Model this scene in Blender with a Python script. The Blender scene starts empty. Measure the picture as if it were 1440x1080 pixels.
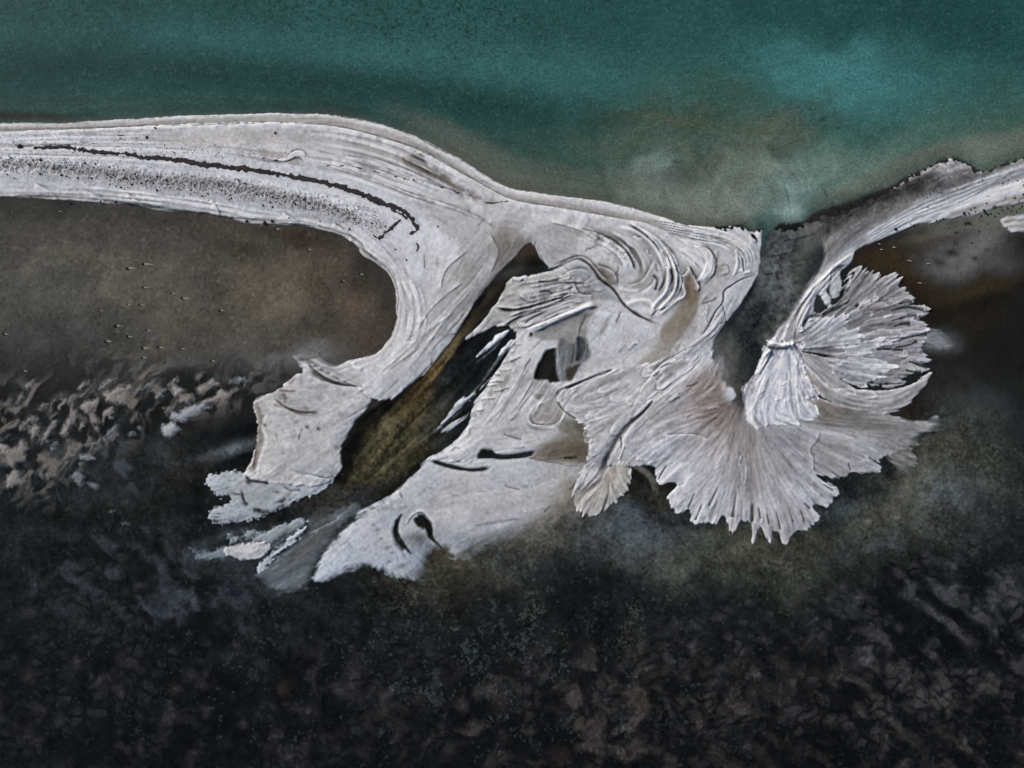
import bpy, bmesh, math, random
import numpy as np

# ------------------------------------------------------------------ set-up
random.seed(7)
scn = bpy.context.scene
col = scn.collection
S = 0.1                       # metres per map unit
CX, CY = 720.0, 540.0         # map point that lies at the world origin
X0, X1, Y0, Y1 = -110, 1550, -90, 1170
KW = 0.80                     # irradiance factor between albedo and wanted tone

xs = np.arange(X0, X1 + 1, dtype=np.float32)
ys = np.arange(Y0, Y1 + 1, dtype=np.float32)
NX, NY = len(xs), len(ys)
X, Y = np.meshgrid(xs, ys)


def lin(c):
    c = np.asarray(c, dtype=np.float32) / 255.0
    return np.where(c <= 0.04045, c / 12.92, ((c + 0.055) / 1.055) ** 2.4) / KW


def sst(a, b, x):
    if a == b:
        return (np.asarray(x) >= a) * 1.0
    t = np.clip((x - a) / (b - a), 0, 1)
    return t * t * (3 - 2 * t)


def vnoise(x, y, seed):
    T = np.random.RandomState(seed).rand(256, 256).astype(np.float32)
    ix = np.floor(x).astype(np.int32)
    iy = np.floor(y).astype(np.int32)
    fx = (x - ix).astype(np.float32)
    fy = (y - iy).astype(np.float32)
    fx = fx * fx * fx * (fx * (fx * 6 - 15) + 10)
    fy = fy * fy * fy * (fy * (fy * 6 - 15) + 10)
    ix &= 255
    iy &= 255
    jx = (ix + 1) & 255
    jy = (iy + 1) & 255
    a = T[iy, ix]
    b = T[iy, jx]
    c = T[jy, ix]
    d = T[jy, jx]
    a = a + (b - a) * fx
    c = c + (d - c) * fx
    return (a + (c - a) * fy) * 2 - 1


def fbm(x, y, scale, octv, seed, gain=0.5):
    out = np.zeros(np.shape(x), np.float32)
    amp, tot = 1.0, 0.0
    f = 1.0 / scale
    for o in range(octv):
        ca, sa = math.cos(o * 0.6 + seed), math.sin(o * 0.6 + seed)
        out += amp * vnoise((x * ca - y * sa) * f + 31.7 * seed, (x * sa + y * ca) * f + 17.3 * o, seed * 13 + o)
        tot += amp
        amp *= gain
        f *= 2.03
    return out / tot * 1.6


def cells(x, y, scale, seed):
    # cellular noise: distance to nearest and second nearest seed, and a number per cell
    u, v = (x / scale).astype(np.float32), (y / scale).astype(np.float32)
    iu, iv = np.floor(u).astype(np.int32), np.floor(v).astype(np.int32)
    r_ = np.random.RandomState(seed)
    JX, JY, ID = (r_.rand(128, 128).astype(np.float32) for _ in range(3))
    d1 = np.full(np.shape(x), 9, np.float32)
    d2 = d1.copy()
    idv = np.zeros(np.shape(x), np.float32)
    for a in (-1, 0, 1):
        for b in (-1, 0, 1):
            ci, cj = iu + a, iv + b
            mi, mj = ci & 127, cj & 127
            d = (ci + JX[mi, mj] - u) ** 2 + (cj + JY[mi, mj] - v) ** 2
            nearer = d < d1
            d2 = np.where(nearer, d1, np.minimum(d2, d))
            idv = np.where(nearer, ID[mi, mj], idv)
            d1 = np.where(nearer, d, d1)
    return np.sqrt(d1), np.sqrt(d2), idv


def aniso(scale_l, scale_w, ang, octv, seed, x=None, y=None, gain=0.5):
    x = X if x is None else x
    y = Y if y is None else y
    a = math.radians(ang)
    u = (x * math.cos(a) + y * math.sin(a)) / scale_l
    v = (-x * math.sin(a) + y * math.cos(a)) / scale_w
    out = np.zeros(np.shape(x), np.float32)
    amp, tot, f = 1.0, 0.0, 1.0
    for o in range(octv):
        out += amp * vnoise(u * f + 5.1 * seed, v * f + 3.3 * o, seed * 17 + o)
        tot += amp
        amp *= gain
        f *= 2.1
    return out / tot * 1.6


def blur(a, n):
    for ax in (0, 1):
        for _ in range(2):
            p = np.pad(a, [(n + 1, n) if k == ax else (0, 0) for k in range(2)], mode='edge')
            cs = np.cumsum(p, axis=ax, dtype=np.float64)
            if ax == 0:
                a = ((cs[2 * n + 1:] - cs[:-2 * n - 1]) / (2 * n + 1)).astype(np.float32)
            else:
                a = ((cs[:, 2 * n + 1:] - cs[:, :-2 * n - 1]) / (2 * n + 1)).astype(np.float32)
    return a


def spline(pts, closed=False, step=2.0):
    p = [np.array(q, float) for q in pts]
    n = len(p)
    out = []
    rng = range(n if closed else n - 1)
    for i in rng:
        if closed:
            a, b, c, d = p[(i - 1) % n], p[i], p[(i + 1) % n], p[(i + 2) % n]
        else:
            b, c = p[i], p[i + 1]
            a = p[i - 1] if i > 0 else b * 2 - c
            d = p[i + 2] if i + 2 < n else c * 2 - b
        L = max(1, int(np.hypot(*(c - b)) / step))
        # centripetal-ish tension keeps short spans from overshooting
        m1 = (c - a) * 0.5
        m2 = (d - b) * 0.5
        lim = np.hypot(*(c - b)) * 1.1
        for m in (m1, m2):
            q = np.hypot(*m)
            if q > lim:
                m *= lim / q
        for k in range(L):
            t = k / L
            out.append((2 * t**3 - 3 * t**2 + 1) * b + (t**3 - 2 * t**2 + t) * m1 + (-2 * t**3 + 3 * t**2) * c + (t**3 - t**2) * m2)
    if not closed:
        out.append(p[-1])
    return np.array(out)


def window(P, pad):
    x0 = max(0, int(P[:, 0].min() - pad - X0))
    x1 = min(NX, int(P[:, 0].max() + pad - X0) + 2)
    y0 = max(0, int(P[:, 1].min() - pad - Y0))
    y1 = min(NY, int(P[:, 1].max() + pad - Y0) + 2)
    return slice(y0, max(y1, y0 + 1)), slice(x0, max(x1, x0 + 1))


def segdist(P, win, D, closed):
    """distance to, side of and parameter along a densified line, within D"""
    wx, wy = xs[win[1]], ys[win[0]]
    d = np.full((len(wy), len(wx)), D * D, np.float32)
    t = np.zeros_like(d)
    sd = np.ones_like(d)
    n = len(P)
    m = n if closed else n - 1
    for i in range(m):
        a = P[i]
        b = P[(i + 1) % n]
        ex, ey = b - a
        l2 = ex * ex + ey * ey
        if l2 < 1e-9:
            continue
        i0 = max(0, int(min(a[0], b[0]) - D - wx[0]))
        i1 = min(len(wx), int(max(a[0], b[0]) + D - wx[0]) + 2)
        j0 = max(0, int(min(a[1], b[1]) - D - wy[0]))
        j1 = min(len(wy), int(max(a[1], b[1]) + D - wy[0]) + 2)
        if i1 <= i0 or j1 <= j0:
            continue
        px = (wx[i0:i1] - a[0])[None, :]
        py = (wy[j0:j1] - a[1])[:, None]
        u = np.clip((px * ex + py * ey) / l2, 0, 1)
        q = (px - u * ex) ** 2 + (py - u * ey) ** 2
        sub = d[j0:j1, i0:i1]
        w = q < sub
        sub[w] = q[w]
        t[j0:j1, i0:i1][w] = ((i + u) / m)[w]
        sd[j0:j1, i0:i1][w] = np.sign(ex * py - ey * px + 1e-9)[w]
    return np.sqrt(d), t, sd


def polysdf(pts, D, closed_spline=True, step=2.5):
    P = spline(pts, True, step) if closed_spline else np.array(pts, float)
    win = window(P, D)
    wx, wy = xs[win[1]], ys[win[0]]
    cnt = np.zeros((len(wy), len(wx) + 1), np.int32)
    n = len(P)
    for i in range(n):
        a, b = P[i], P[(i + 1) % n]
        if a[1] == b[1]:
            continue
        if a[1] > b[1]:
            a, b = b, a
        j0 = max(0, int(math.ceil(a[1] - wy[0])))
        j1 = min(len(wy), int(math.ceil(b[1] - wy[0])))
        if j1 <= j0:
            continue
        yy = wy[j0:j1]
        xx = a[0] + (yy - a[1]) * (b[0] - a[0]) / (b[1] - a[1])
        k = np.clip(np.ceil(xx - wx[0]), 0, len(wx)).astype(int)
        np.add.at(cnt, (np.arange(j0, j1), k), 1)
    ins = (np.cumsum(cnt[:, :-1], axis=1) % 2) == 1
    d, _, _ = segdist(P, win, D, True)
    return win, np.where(ins, d, -d)


# ------------------------------------------------------------------ flow of the water that laid the sediment down
FLOW = [
    [(1112, 312), (1104, 262), (1066, 220), (1000, 188), (930, 176)], [(1000, 306), (1010, 262), (1044, 206), (1100, 168), (1170, 150)], [(890, 290), (872, 250), (912, 208), (990, 172), (1060, 150)], [(1160, 270), (1220, 226), (1300, 196), (1400, 180)], [(960, 300), (940, 262), (955, 236), (985, 226)], [(740, 240), (800, 200), (900, 160)],
    [(-100, 205), (200, 205), (400, 220), (540, 265), (640, 320)],
    [(-100, 180), (200, 178), (400, 168), (520, 178), (600, 210), (700, 272), (850, 300), (1000, 327)],
    [(-100, 262), (150, 275), (350, 300), (480, 325), (545, 380), (560, 430), (545, 490)],
    [(690, 300), (650, 350), (600, 430), (560, 500), (525, 545)],
    [(745, 345), (690, 400), (640, 470), (580, 540), (525, 600), (470, 680)],
    [(600, 300), (620, 350), (600, 420), (570, 480), (520, 530)],
    [(530, 520), (470, 540), (400, 545)],
    [(525, 560), (450, 600), (380, 620)],
    [(500, 600), (430, 660), (340, 720), (300, 725)],
    [(540, 700), (450, 740), (350, 800)],
    [(740, 350), (760, 370), (770, 378)],
    [(700, 300), (780, 310), (845, 330), (880, 360), (892, 395), (870, 415)],
    [(740, 310), (800, 335), (840, 345), (875, 375), (870, 405), (850, 405)],
    [(880, 313), (925, 350), (940, 395), (930, 430), (915, 450)],
    [(900, 313), (945, 345), (958, 370), (962, 410), (935, 440)],
    [(930, 315), (985, 342), (1003, 370), (995, 395), (980, 405)],
    [(960, 318), (1030, 335), (1058, 362), (1062, 380), (1040, 390)],
    [(800, 370), (830, 375), (862, 407), (900, 445), (932, 459)],
    [(845, 410), (800, 415), (740, 425), (690, 437), (660, 470)],
    [(840, 430), (790, 445), (745, 470), (720, 500), (680, 550)],
    [(820, 440), (800, 480), (795, 540), (785, 590)],
    [(860, 425), (840, 470), (800, 520), (770, 570)],
    [(930, 475), (870, 510), (800, 545), (770, 580)],
    [(930, 500), (860, 550), (800, 570)],
    [(950, 510), (890, 560), (835, 585)],
    [(945, 540), (880, 590), (845, 630), (815, 680)],
    [(1066, 388), (1030, 440), (985, 500), (930, 550), (895, 590)],
    [(740, 540), (690, 580), (640, 620), (600, 648)],
    [(820, 600), (760, 610), (690, 625)],
    [(830, 650), (740, 680), (650, 695), (580, 720)],
    [(600, 690), (540, 740), (470, 800)],
    [(590, 740), (565, 770), (590, 800)],
    [(850, 680), (845, 700), (835, 726)],
    [(860, 670), (870, 690), (880, 700)],
    [(840, 680), (820, 695), (812, 712)],
    [(1035, 560), (980, 580), (920, 600), (880, 628)],
    [(1038, 565), (990, 620), (930, 672)],
    [(1040, 570), (1010, 640), (950, 715)],
    [(1043, 575), (1030, 660), (1007, 735)],
    [(1046, 580), (1050, 670), (1055, 755)],
    [(1050, 580), (1075, 680), (1098, 762)],
    [(1055, 585), (1100, 670), (1145, 735)],
    [(1065, 590), (1120, 640), (1180, 685)],
    [(1080, 590), (1150, 625), (1235, 660)],
    [(1100, 590), (1190, 610), (1285, 655)],
    [(1130, 590), (1220, 597), (1330, 600)],
    [(1078, 330), (1080, 380), (1055, 440), (1035, 510), (1038, 560)],
    [(1130, 320), (1140, 370), (1095, 440), (1065, 500), (1042, 550)],
    [(1095, 490), (1070, 530), (1047, 590)],
    [(1105, 490), (1090, 550), (1075, 602)],
    [(1112, 492), (1115, 550), (1120, 595)],
    [(1118, 492), (1135, 530), (1150, 580)],
    [(1128, 478), (1165, 445), (1195, 415), (1222, 382)],
    [(1130, 482), (1190, 440), (1255, 392)],
    [(1130, 485), (1210, 445), (1300, 430)],
    [(1130, 488), (1220, 470), (1305, 462)],
    [(1132, 492), (1220, 495), (1303, 500)],
    [(1135, 496), (1200, 520), (1290, 525)],
    [(1140, 502), (1180, 530), (1230, 541)],
    [(1127, 500), (1145, 535), (1190, 562), (1250, 565), (1310, 530)],
    [(1135, 545), (1180, 580), (1250, 590), (1330, 600)],
    [(1440, 240), (1300, 300), (1205, 352), (1150, 405), (1110, 455), (1092, 482)],
    [(1550, 205), (1400, 255), (1280, 290), (1200, 330), (1140, 400)],
]
CS = 4
cx_, cy_ = xs[::CS], ys[::CS]
FX = np.zeros((len(cy_), len(cx_)), np.float32)
FY = np.zeros_like(FX)
fp, fd = [], []
for c in FLOW:
    P = spline(c, False, 7.0)
    T_ = np.gradient(P, axis=0)
    T_ /= np.maximum(np.hypot(T_[:, 0], T_[:, 1]), 1e-6)[:, None]
    fp.append(P)
    fd.append(T_)
fp = np.concatenate(fp).astype(np.float32)
fd = np.concatenate(fd).astype(np.float32)
for j in range(len(cy_)):
    q = ((cx_[:, None] - fp[None, :, 0]) ** 2 + (cy_[j] - fp[None, :, 1]) ** 2 + 20.0)
    w = 1.0 / (q * q)
    FX[j] = w @ fd[:, 0]
    FY[j] = w @ fd[:, 1]
n_ = np.maximum(np.hypot(FX, FY), 1e-20)
FX, FY = FX / n_, FY / n_
VX = np.repeat(np.repeat(FX, CS, 0), CS, 1)[:NY, :NX]
VY = np.repeat(np.repeat(FY, CS, 0), CS, 1)[:NY, :NX]
VX, VY = blur(np.ascontiguousarray(VX), 2), blur(np.ascontiguousarray(VY), 2)


def lic(src, L, ds=1.0):
    acc = src.copy()
    cnt = 1
    for sgn in (1, -1):
        px, py = X - X0, Y - Y0
        for k in range(L):
            ix = np.clip(px, 0, NX - 1).astype(np.int32)
            iy = np.clip(py, 0, NY - 1).astype(np.int32)
            px = px + sgn * ds * VX[iy, ix]
            py = py + sgn * ds * VY[iy, ix]
            acc += src[np.clip(py + 0.5, 0, NY - 1).astype(np.int32), np.clip(px + 0.5, 0, NX - 1).astype(np.int32)]
            cnt += 1
    acc -= acc.mean()
    return acc / acc.std()


rs = np.random.RandomState(3)
wn = rs.randn(NY, NX).astype(np.float32)
L1 = lic(blur(wn, 1), 16)                                # hair-fine streaks
L2 = lic(blur(rs.randn(NY, NX).astype(np.float32), 3), 20, 1.6)    # broader ribs
GR = blur(rs.randn(NY, NX).astype(np.float32), 1)
GR /= GR.std()
N40 = fbm(X, Y, 40, 4, 11)
N12 = fbm(X, Y, 12, 4, 12)
N90 = fbm(X, Y, 90, 4, 13)
WXn = fbm(X, Y, 60, 5, 21) * 22
WYn = fbm(X, Y, 60, 5, 22) * 22

# ------------------------------------------------------------------ relief that runs across the sediment (ledges, creases)
D = np.zeros((NY, NX), np.float32)       # extra height, m
M = np.ones((NY, NX), np.float32)        # colour factor: wet creases and cracks, plus shade painted beside them
WHT = np.zeros((NY, NX), np.float32)     # fresh salt crust on rims, plus painted brightness on high sides


def taper(t, a=0.12, b=0.12):
    return sst(0, a, t) * sst(0, b, 1 - t)


def ledge(pts, amp=0.12, w=7.0, crease=0.5, rim=0.35, cw=1.3, ta=0.12, tb=0.12):
    """a step whose high side is on the right hand of the line"""
    P = spline(pts, False, 2.0)
    P = P + 0.0
    win = window(P, w * 4)
    d, t, sd = segdist(P, win, w * 4, False)
    d = np.maximum(d + 0.9 * N12[win] + .45 * L2[win], 0)
    tp = taper(t, ta, tb) * np.clip(.85 + .55 * N12[win] + .35 * N40[win], .25, 1.5)
    hi = np.exp(-d / w) * sst(0, 1.6, d)
    lo = np.exp(-(d / (cw * 1.5)) ** 2)
    D[win] += np.where(sd > 0, amp * hi, -0.45 * amp * lo) * tp
    M[win] *= 1 - .16 * min(1, crease * 2) * np.clip(tp, 0, 1) * np.where(sd > 0, 0, np.exp(-d / (w * .9)))  # low side darkened in the colour, as shade below the step
    WHT[win] = np.maximum(WHT[win], np.where(sd > 0, .35 * rim * np.exp(-d / (w * .8)), 0) * tp)  # high side brightened in the colour, as if lit
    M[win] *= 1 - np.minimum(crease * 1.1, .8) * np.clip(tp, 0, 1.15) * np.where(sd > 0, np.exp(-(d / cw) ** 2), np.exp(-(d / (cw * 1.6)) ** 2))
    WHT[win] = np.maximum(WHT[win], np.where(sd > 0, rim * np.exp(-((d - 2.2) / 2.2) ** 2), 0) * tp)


def ridge(pts, amp=0.1, w=3.0, rim=0.4, ta=0.12, tb=0.12):
    P = spline(pts, False, 2.0)
    win = window(P, w * 4)
    d, t, sd = segdist(P, win, w * 4, False)
    g = np.exp(-(d / w) ** 2) * taper(t, ta, tb)
    D[win] += amp * g
    WHT[win] = np.maximum(WHT[win], rim * g)


def groove(pts, amp=0.1, w=2.0, dark=0.6, ta=0.12, tb=0.12, w2=None):
    P = spline(pts, False, 2.0)
    wm = max(w, w2 or w)
    win = window(P, wm * 4)
    d, t, sd = segdist(P, win, wm * 4, False)
    ww = w + ((w2 if w2 is not None else w) - w) * t
    ww = ww * np.clip(1 + .45 * N12[win] + .35 * N40[win], .4, 1.8)
    g = np.exp(-(d / ww) ** 2) * taper(t, ta, tb)
    M[win] *= 1 - .14 * dark * np.exp(-d / (3.0 * ww)) * taper(t, ta, tb)
    D[win] -= amp * g
    M[win] *= 1 - dark * g


R = lambda p: p[::-1]
# swirls behind the left spit
ledge([(815, 322), (845, 331), (870, 346), (885, 363), (894, 383)], .22, 12, .7, .2)
ledge(R([(770, 312), (815, 325), (845, 345), (868, 362), (880, 385)]), .08, 8, .2, .3)
groove([(690, 388), (735, 385), (775, 379), (797, 369), (813, 364), (830, 374), (845, 394), (862, 407), (880, 431), (902, 446), (932, 459)], .16, 1.9, .72)
ledge([(772, 377), (795, 367), (813, 361), (828, 366), (848, 388), (858, 398)], .12, 6, .3, .35)
ledge([(838, 372), (856, 378), (866, 388), (868, 400)], .16, 8, .55, .2)
ridge([(868, 318), (897, 328), (918, 345), (931, 368), (938, 392), (934, 412), (921, 428), (914, 445)], .16, 2.6, .8)
ledge(R([(882, 314), (908, 332), (928, 354), (936, 378), (938, 400), (926, 422)]), .14, 5, .65, .5)
ridge([(900, 322), (925, 340), (941, 364), (949, 388), (946, 412), (930, 432), (918, 448)], .15, 2.4, .8)
ridge([(938, 365), (952, 388), (960, 402), (962, 416), (950, 424), (935, 436), (922, 448)], .14, 2.4, .7)
groove([(932, 352), (936, 375), (933, 398), (924, 412)], .1, 1.3, .55)
groove([(941, 378), (947, 398), (943, 412)], .1, 1.2, .5)
groove([(918, 386), (924, 396), (921, 410)], .12, 1.8, .5)
ledge([(880, 402), (900, 396), (912, 380), (917, 366)], .09, 9, .1, .3)
ledge([(874, 412), (896, 412), (914, 402), (922, 390)], .09, 8, .1, .3)
ridge([(870, 405), (885, 410), (900, 409)], .06, 3, .5)
ridge([(878, 430), (895, 424), (912, 424), (922, 436)], .09, 3.5, .6)
ledge(R([(914, 446), (922, 438), (936, 432), (950, 424)]), .1, 5, .4, .6)
for k in range(5):                       # outer shell bands at the head of the spit
    o = k * 5.0
    ledge(R([(915 + o, 309 + o * .85), (985 - o * .2, 322 + o * .75), (1028 - o * .6, 333 + o * .55), (1050 - o * .9, 348 + o * .35), (1060 - o * 1.0, 366 + o * .1), (1056 - o * .9, 382 - o * .1)]), .10, 4, .38, .55)
for k in range(5):
    o = k * 3.2
    ridge([(955 + o * .3, 336 + o), (985 - o * .3, 345 + o), (1000 - o * .6, 360 + o * .6), (998 - o * .8, 382 + o * .2), (984 - o * .7, 400)], .07, 1.6, .55)
ledge([(975, 345), (997, 352), (1006, 370), (1001, 388), (988, 402)], .15, 5, .55, .6)
ledge([(1012, 376), (1022, 374), (1024, 384), (1014, 388)], .1, 4, .45, .3)
ridge([(1034, 350), (1036, 372), (1030, 390)], .08, 2.2, .6)
ridge([(1040, 378), (1045, 384), (1056, 382)], .1, 2.2, .6)
groove([(1043, 362), (1045, 376), (1046, 384)], .1, 1.2, .5)
groove([(1066, 386), (1045, 392), (1028, 402), (1018, 410), (1016, 425), (1005, 440), (995, 460), (984, 475)], .12, 1.1, .6)
groove([(1014, 426), (1020, 445), (1021, 458)], .08, .9, .5)
ledge([(968, 374), (976, 388), (983, 402), (980, 412)], .16, 7, .7, .45)
ledge([(946, 380), (958, 388), (968, 378)], .1, 5, .25, .7)
groove([(985, 428), (1000, 424), (1010, 418)], .06, 1.2, .35)
# feathered plates right of the channel
ledge(R([(697, 432), (718, 436), (745, 431), (775, 422), (800, 415)]), .2, 8, .75, .35)
ledge(R([(715, 448), (735, 440), (760, 434), (785, 424), (806, 414)]), .15, 6, .6, .4)
ledge(R([(708, 460), (722, 450), (740, 442), (765, 436)]), .15, 6, .7, .4)
ledge(R([(730, 417), (742, 424), (752, 426)]), .1, 6, .45, .4)
ledge(R([(758, 404), (785, 398), (812, 398), (822, 398)]), .12, 7, .35, .35)
groove([(756, 396), (770, 397), (788, 394)], .14, 1.8, .8)
groove([(758, 411), (770, 410), (778, 414)], .12, 1.6, .75)
groove([(720, 393), (728, 397), (738, 393)], .1, 1.4, .7)
ledge([(808, 397), (811, 407), (818, 414), (834, 414)], .12, 6, .5, .45)
ledge([(790, 390), (800, 382), (815, 378), (830, 380)], .08, 6, .25, .25)
ridge([(740, 466), (765, 456), (790, 446), (815, 435), (838, 428)], .2, 4.5, .95)
ledge(R([(752, 468), (775, 456), (800, 445), (825, 434), (842, 431)]), .13, 5, .3, .5)
groove([(742, 460), (765, 452), (790, 440)], .07, 1.2, .45)
groove([(736, 458), (750, 446), (770, 438)], .07, 1.1, .45)
groove([(744, 470), (750, 471)], .1, 2.4, .75, .3, .3)
for k in range(4):
    ridge([(728 + k * 4, 452 + k * 1), (732 + k * 4, 458), (734 + k * 4, 462 - k)], .09, 1.1, .7)
ridge([(668, 478), (690, 466), (706, 458), (716, 462)], .16, 2.6, .55)
ridge([(822, 436), (840, 440), (860, 446)], .05, 5, .4)
groove([(826, 440), (816, 462), (814, 476)], .06, 1.6, .25)
# knotted crust along the channel's right bank
for (x, y) in [(728, 484), (722, 495), (726, 505), (716, 508), (700, 526), (712, 520), (692, 542), (706, 548), (688, 560), (676, 577), (700, 536)]:
    kx, ky = random.uniform(.4, 1.5), random.uniform(-.6, 1.6)
    ledge(R([(x - 10 * kx, y + 5 * ky + random.uniform(-3, 3)), (x - 2, y + 1), (x + 8 * kx, y - 3 * ky)]), random.uniform(.03, .1), random.uniform(2.5, 6), random.uniform(.15, .5), .4)
# lower centre
ledge(R([(778, 560), (790, 547), (812, 538), (840, 528), (862, 520)]), .16, 7, .6, .4)
groove([(792, 548), (815, 538), (845, 525), (864, 519)], .12, 1.7, .6)
groove([(783, 563), (790, 574), (800, 583), (812, 590)], .08, 1.5, .4)
ledge([(745, 578), (748, 594), (764, 598), (784, 594), (792, 580)], .11, 6, .25, .5)
groove([(918, 562), (905, 578), (890, 592), (875, 606), (862, 626), (850, 650), (840, 668)], .17, 1.6, .62, w2=6.5)
ledge([(918, 562), (906, 577), (892, 589)], .13, 4, .3, .7)
groove([(873, 612), (874, 630), (869, 645)], .1, 1.1, .5)
ridge([(877, 625), (872, 640), (870, 648)], .12, 1.5, .7)
ledge([(820, 596), (826, 592), (837, 588)], .08, 3, .4, .5)
ledge(R([(945, 512), (925, 520), (905, 540), (895, 560), (885, 580)]), .08, 10, .1, .35)
ledge(R([(1000, 470), (975, 487), (955, 497), (930, 512), (912, 530)]), .12, 7, .35, .55)
groove([(707, 610), (722, 615), (735, 618)], .05, 1.4, .5)
groove([(606, 648), (628, 655), (650, 660), (668, 661), (690, 658)], .16, 2.6, .85)
groove([(674, 641), (690, 641), (710, 642), (735, 640), (752, 635)], .16, 3.0, .88)
groove([(676, 637), (690, 636)], .12, 2.6, .85)
groove([(588, 730), (594, 726), (602, 736), (607, 748), (604, 757)], .24, 4.2, .93)
groove([(592, 735), (596, 745)], .1, 3.5, .85)
groove([(560, 728), (556, 745), (560, 762), (572, 774)], .2, 3.3, .85)
groove([(604, 750), (616, 766), (632, 781), (642, 784)], .16, 2.2, .8)
ledge(R([(572, 738), (580, 726), (592, 720), (604, 730), (612, 740)]), .16, 5, .2, .6)
groove([(665, 740), (700, 734), (735, 729)], .04, 2.5, .3)
groove([(680, 768), (692, 767)], .05, 1.5, .6)
groove([(800, 690), (806, 684), (812, 674)], .06, 1.5, .5)
# left fan
ledge([(385, 560), (400, 572), (420, 580), (450, 581)], .13, 6, .5, .35)
ledge([(432, 524), (455, 535), (480, 542), (512, 545)], .15, 7, .6, .4)
groove([(430, 508), (450, 527), (475, 540), (505, 544)], .08, 1.8, .45)
ridge([(497, 508), (500, 516), (510, 520)], .1, 3, .5)
ledge([(358, 600), (360, 630), (356, 660)], .1, 5, .4, .4)
groove([(420, 612), (422, 620)], .03, 1.2, .4)
groove([(345, 668), (352, 676), (368, 678), (380, 680)], .12, 1.8, .75)
groove([(395, 706), (403, 701)], .1, 2.0, .8)
groove([(340, 690), (344, 705), (350, 710)], .1, 1.8, .75)
groove([(356, 717), (368, 718)], .08, 2.2, .65)
ledge([(415, 665), (440, 668), (455, 672), (470, 672)], .08, 6, .3, .3)
ledge([(398, 684), (410, 690), (425, 690)], .06, 5, .4, .3)
# rills across the left-centre flat
for (a, b, c) in [((655, 395), (610, 432), (585, 470)), ((640, 440), (600, 470), (580, 500)), ((618, 470), (580, 497), (548, 520)), ((690, 330), (702, 356), (690, 385)), ((588, 478), (560, 505), (535, 525)), ((660, 352), (628, 380), (620, 410))]:
    ledge([a, b, c], .06, 7, .15, .35)
ledge([(570, 160), (610, 207), (650, 230)], .0, 5, 0, 0)
# folds of the right bank
ridge([(1203, 354), (1180, 370), (1158, 392), (1140, 414), (1125, 440), (1115, 470)], .15, 2.0, .8)
ridge([(1175, 380), (1155, 403), (1139, 423), (1128, 450), (1127, 468)], .14, 2.0, .8)
for k in range(5):
    o = k * 5.5
    ledge([(1150 - o * .75, 398 + o), (1132 - o * .6, 420 + o * 1.0), (1120 - o * .5, 448 + o * .5), (1115 - o * .6, 482)], .12, 3.2, .5, .7)
ledge([(1196, 372), (1172, 378), (1166, 400), (1164, 414), (1172, 418)], .12, 4, .4, .5)
ledge(R([(1150, 414), (1157, 424), (1165, 436)]), .14, 4, .7, .6)
ledge([(1144, 450), (1127, 458), (1136, 470)], .1, 4, .3, .6)
groove([(1128, 462), (1137, 447), (1155, 443), (1175, 434), (1190, 427), (1198, 418)], .16, 2.2, .8, w2=1.4)
groove([(1202, 432), (1208, 427)], .14, 2.2, .85, .2, .2)
for k in range(4):
    ledge([(1440 - k * 12, 236 + k * 6), (1350, 266 + k * 6), (1280, 296 + k * 5), (1210, 338 + k * 4)], .08, 4, .18, .3)
# petals of the right-hand fans
def petal(pts, amp=.16, w=9, crease=.35, rim=.6):
    ledge(pts, amp, w, crease, rim, 1.1, .05, .05)


petal([(1172, 522), (1190, 540), (1216, 545), (1234, 548)], .06, 5, .4, .4)
petal([(1130, 510), (1146, 524), (1166, 543), (1182, 548)], .08, 7, .2, .6)
petal([(1178, 545), (1200, 546), (1204, 556), (1190, 555)], .08, 6, .3, .5)
petal([(1200, 548), (1226, 550), (1234, 558), (1216, 562)], .08, 6, .3, .5)
for (a, b, c) in [((1250, 438), (1275, 432), (1300, 437)), ((1252, 452), (1270, 447), (1290, 444)), ((1262, 480), (1280, 474), (1304, 470)), ((1256, 489), (1276, 486), (1290, 480)), ((1276, 508), (1290, 512), (1305, 518)), ((1272, 520), (1286, 524), (1296, 524)), ((1262, 428), (1275, 424), (1284, 425)), ((1255, 460), (1268, 456), (1280, 455)), ((1230, 492), (1250, 491), (1270, 493))]:
    groove([a, b, c], .15, 1.0, .75, w2=2.4, tb=.02)
# left-hand wedge below the knot
ridge([(1076, 480), (1080, 474), (1082, 482), (1098, 486), (1118, 484)], .2, 3.2, .8)
ledge(R([(1076, 484), (1088, 490), (1104, 488), (1120, 482)]), .12, 3.5, .5, .4)
ridge([(1106, 486), (1114, 500), (1120, 512), (1128, 518)], .08, 3, .4)
for k in range(6):
    ridge([(1084 - k * .2, 490), (1078 - k * 3.2, 505 + k), (1064 - k * 1.5, 528 - k * .2)], .1, 1.3, .7)
# grooves between the fingers of the big fan
for (a, b, w) in [((1010, 684), (997, 712), 1.5), ((1036, 688), (1030, 728), 2.6), ((1058, 705), (1058, 734), 2.4), ((1078, 720), (1082, 738), 1.5), ((1090, 715), (1098, 745), 1.5), ((1108, 712), (1116, 735), 1.2), ((1130, 706), (1140, 716), 1.3), ((978, 690), (968, 715), 1.2), ((1146, 664), (1176, 684), 1.4), ((1155, 680), (1172, 690), 1.2), ((940, 650), (925, 675), 1.1), ((1192, 650), (1197, 662), 1.1), ((1218, 640), (1240, 655), 1.3), ((1125, 715), (1132, 735), 1.2), ((1066, 712), (1070, 730), 1.2), ((988, 706), (978, 732), 1.0)]:
    groove([a, ((a[0] + b[0]) / 2, (a[1] + b[1]) / 2), b], .16, .8, .55, .3, .02, w2=w)
petal([(1152, 605), (1150, 618), (1140, 632), (1144, 645), (1146, 662), (1158, 668), (1180, 682)], .12, 11, .15, .65)
petal([(934, 612), (960, 610), (985, 612), (995, 618)], .07, 10, .1, .4)

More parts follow.
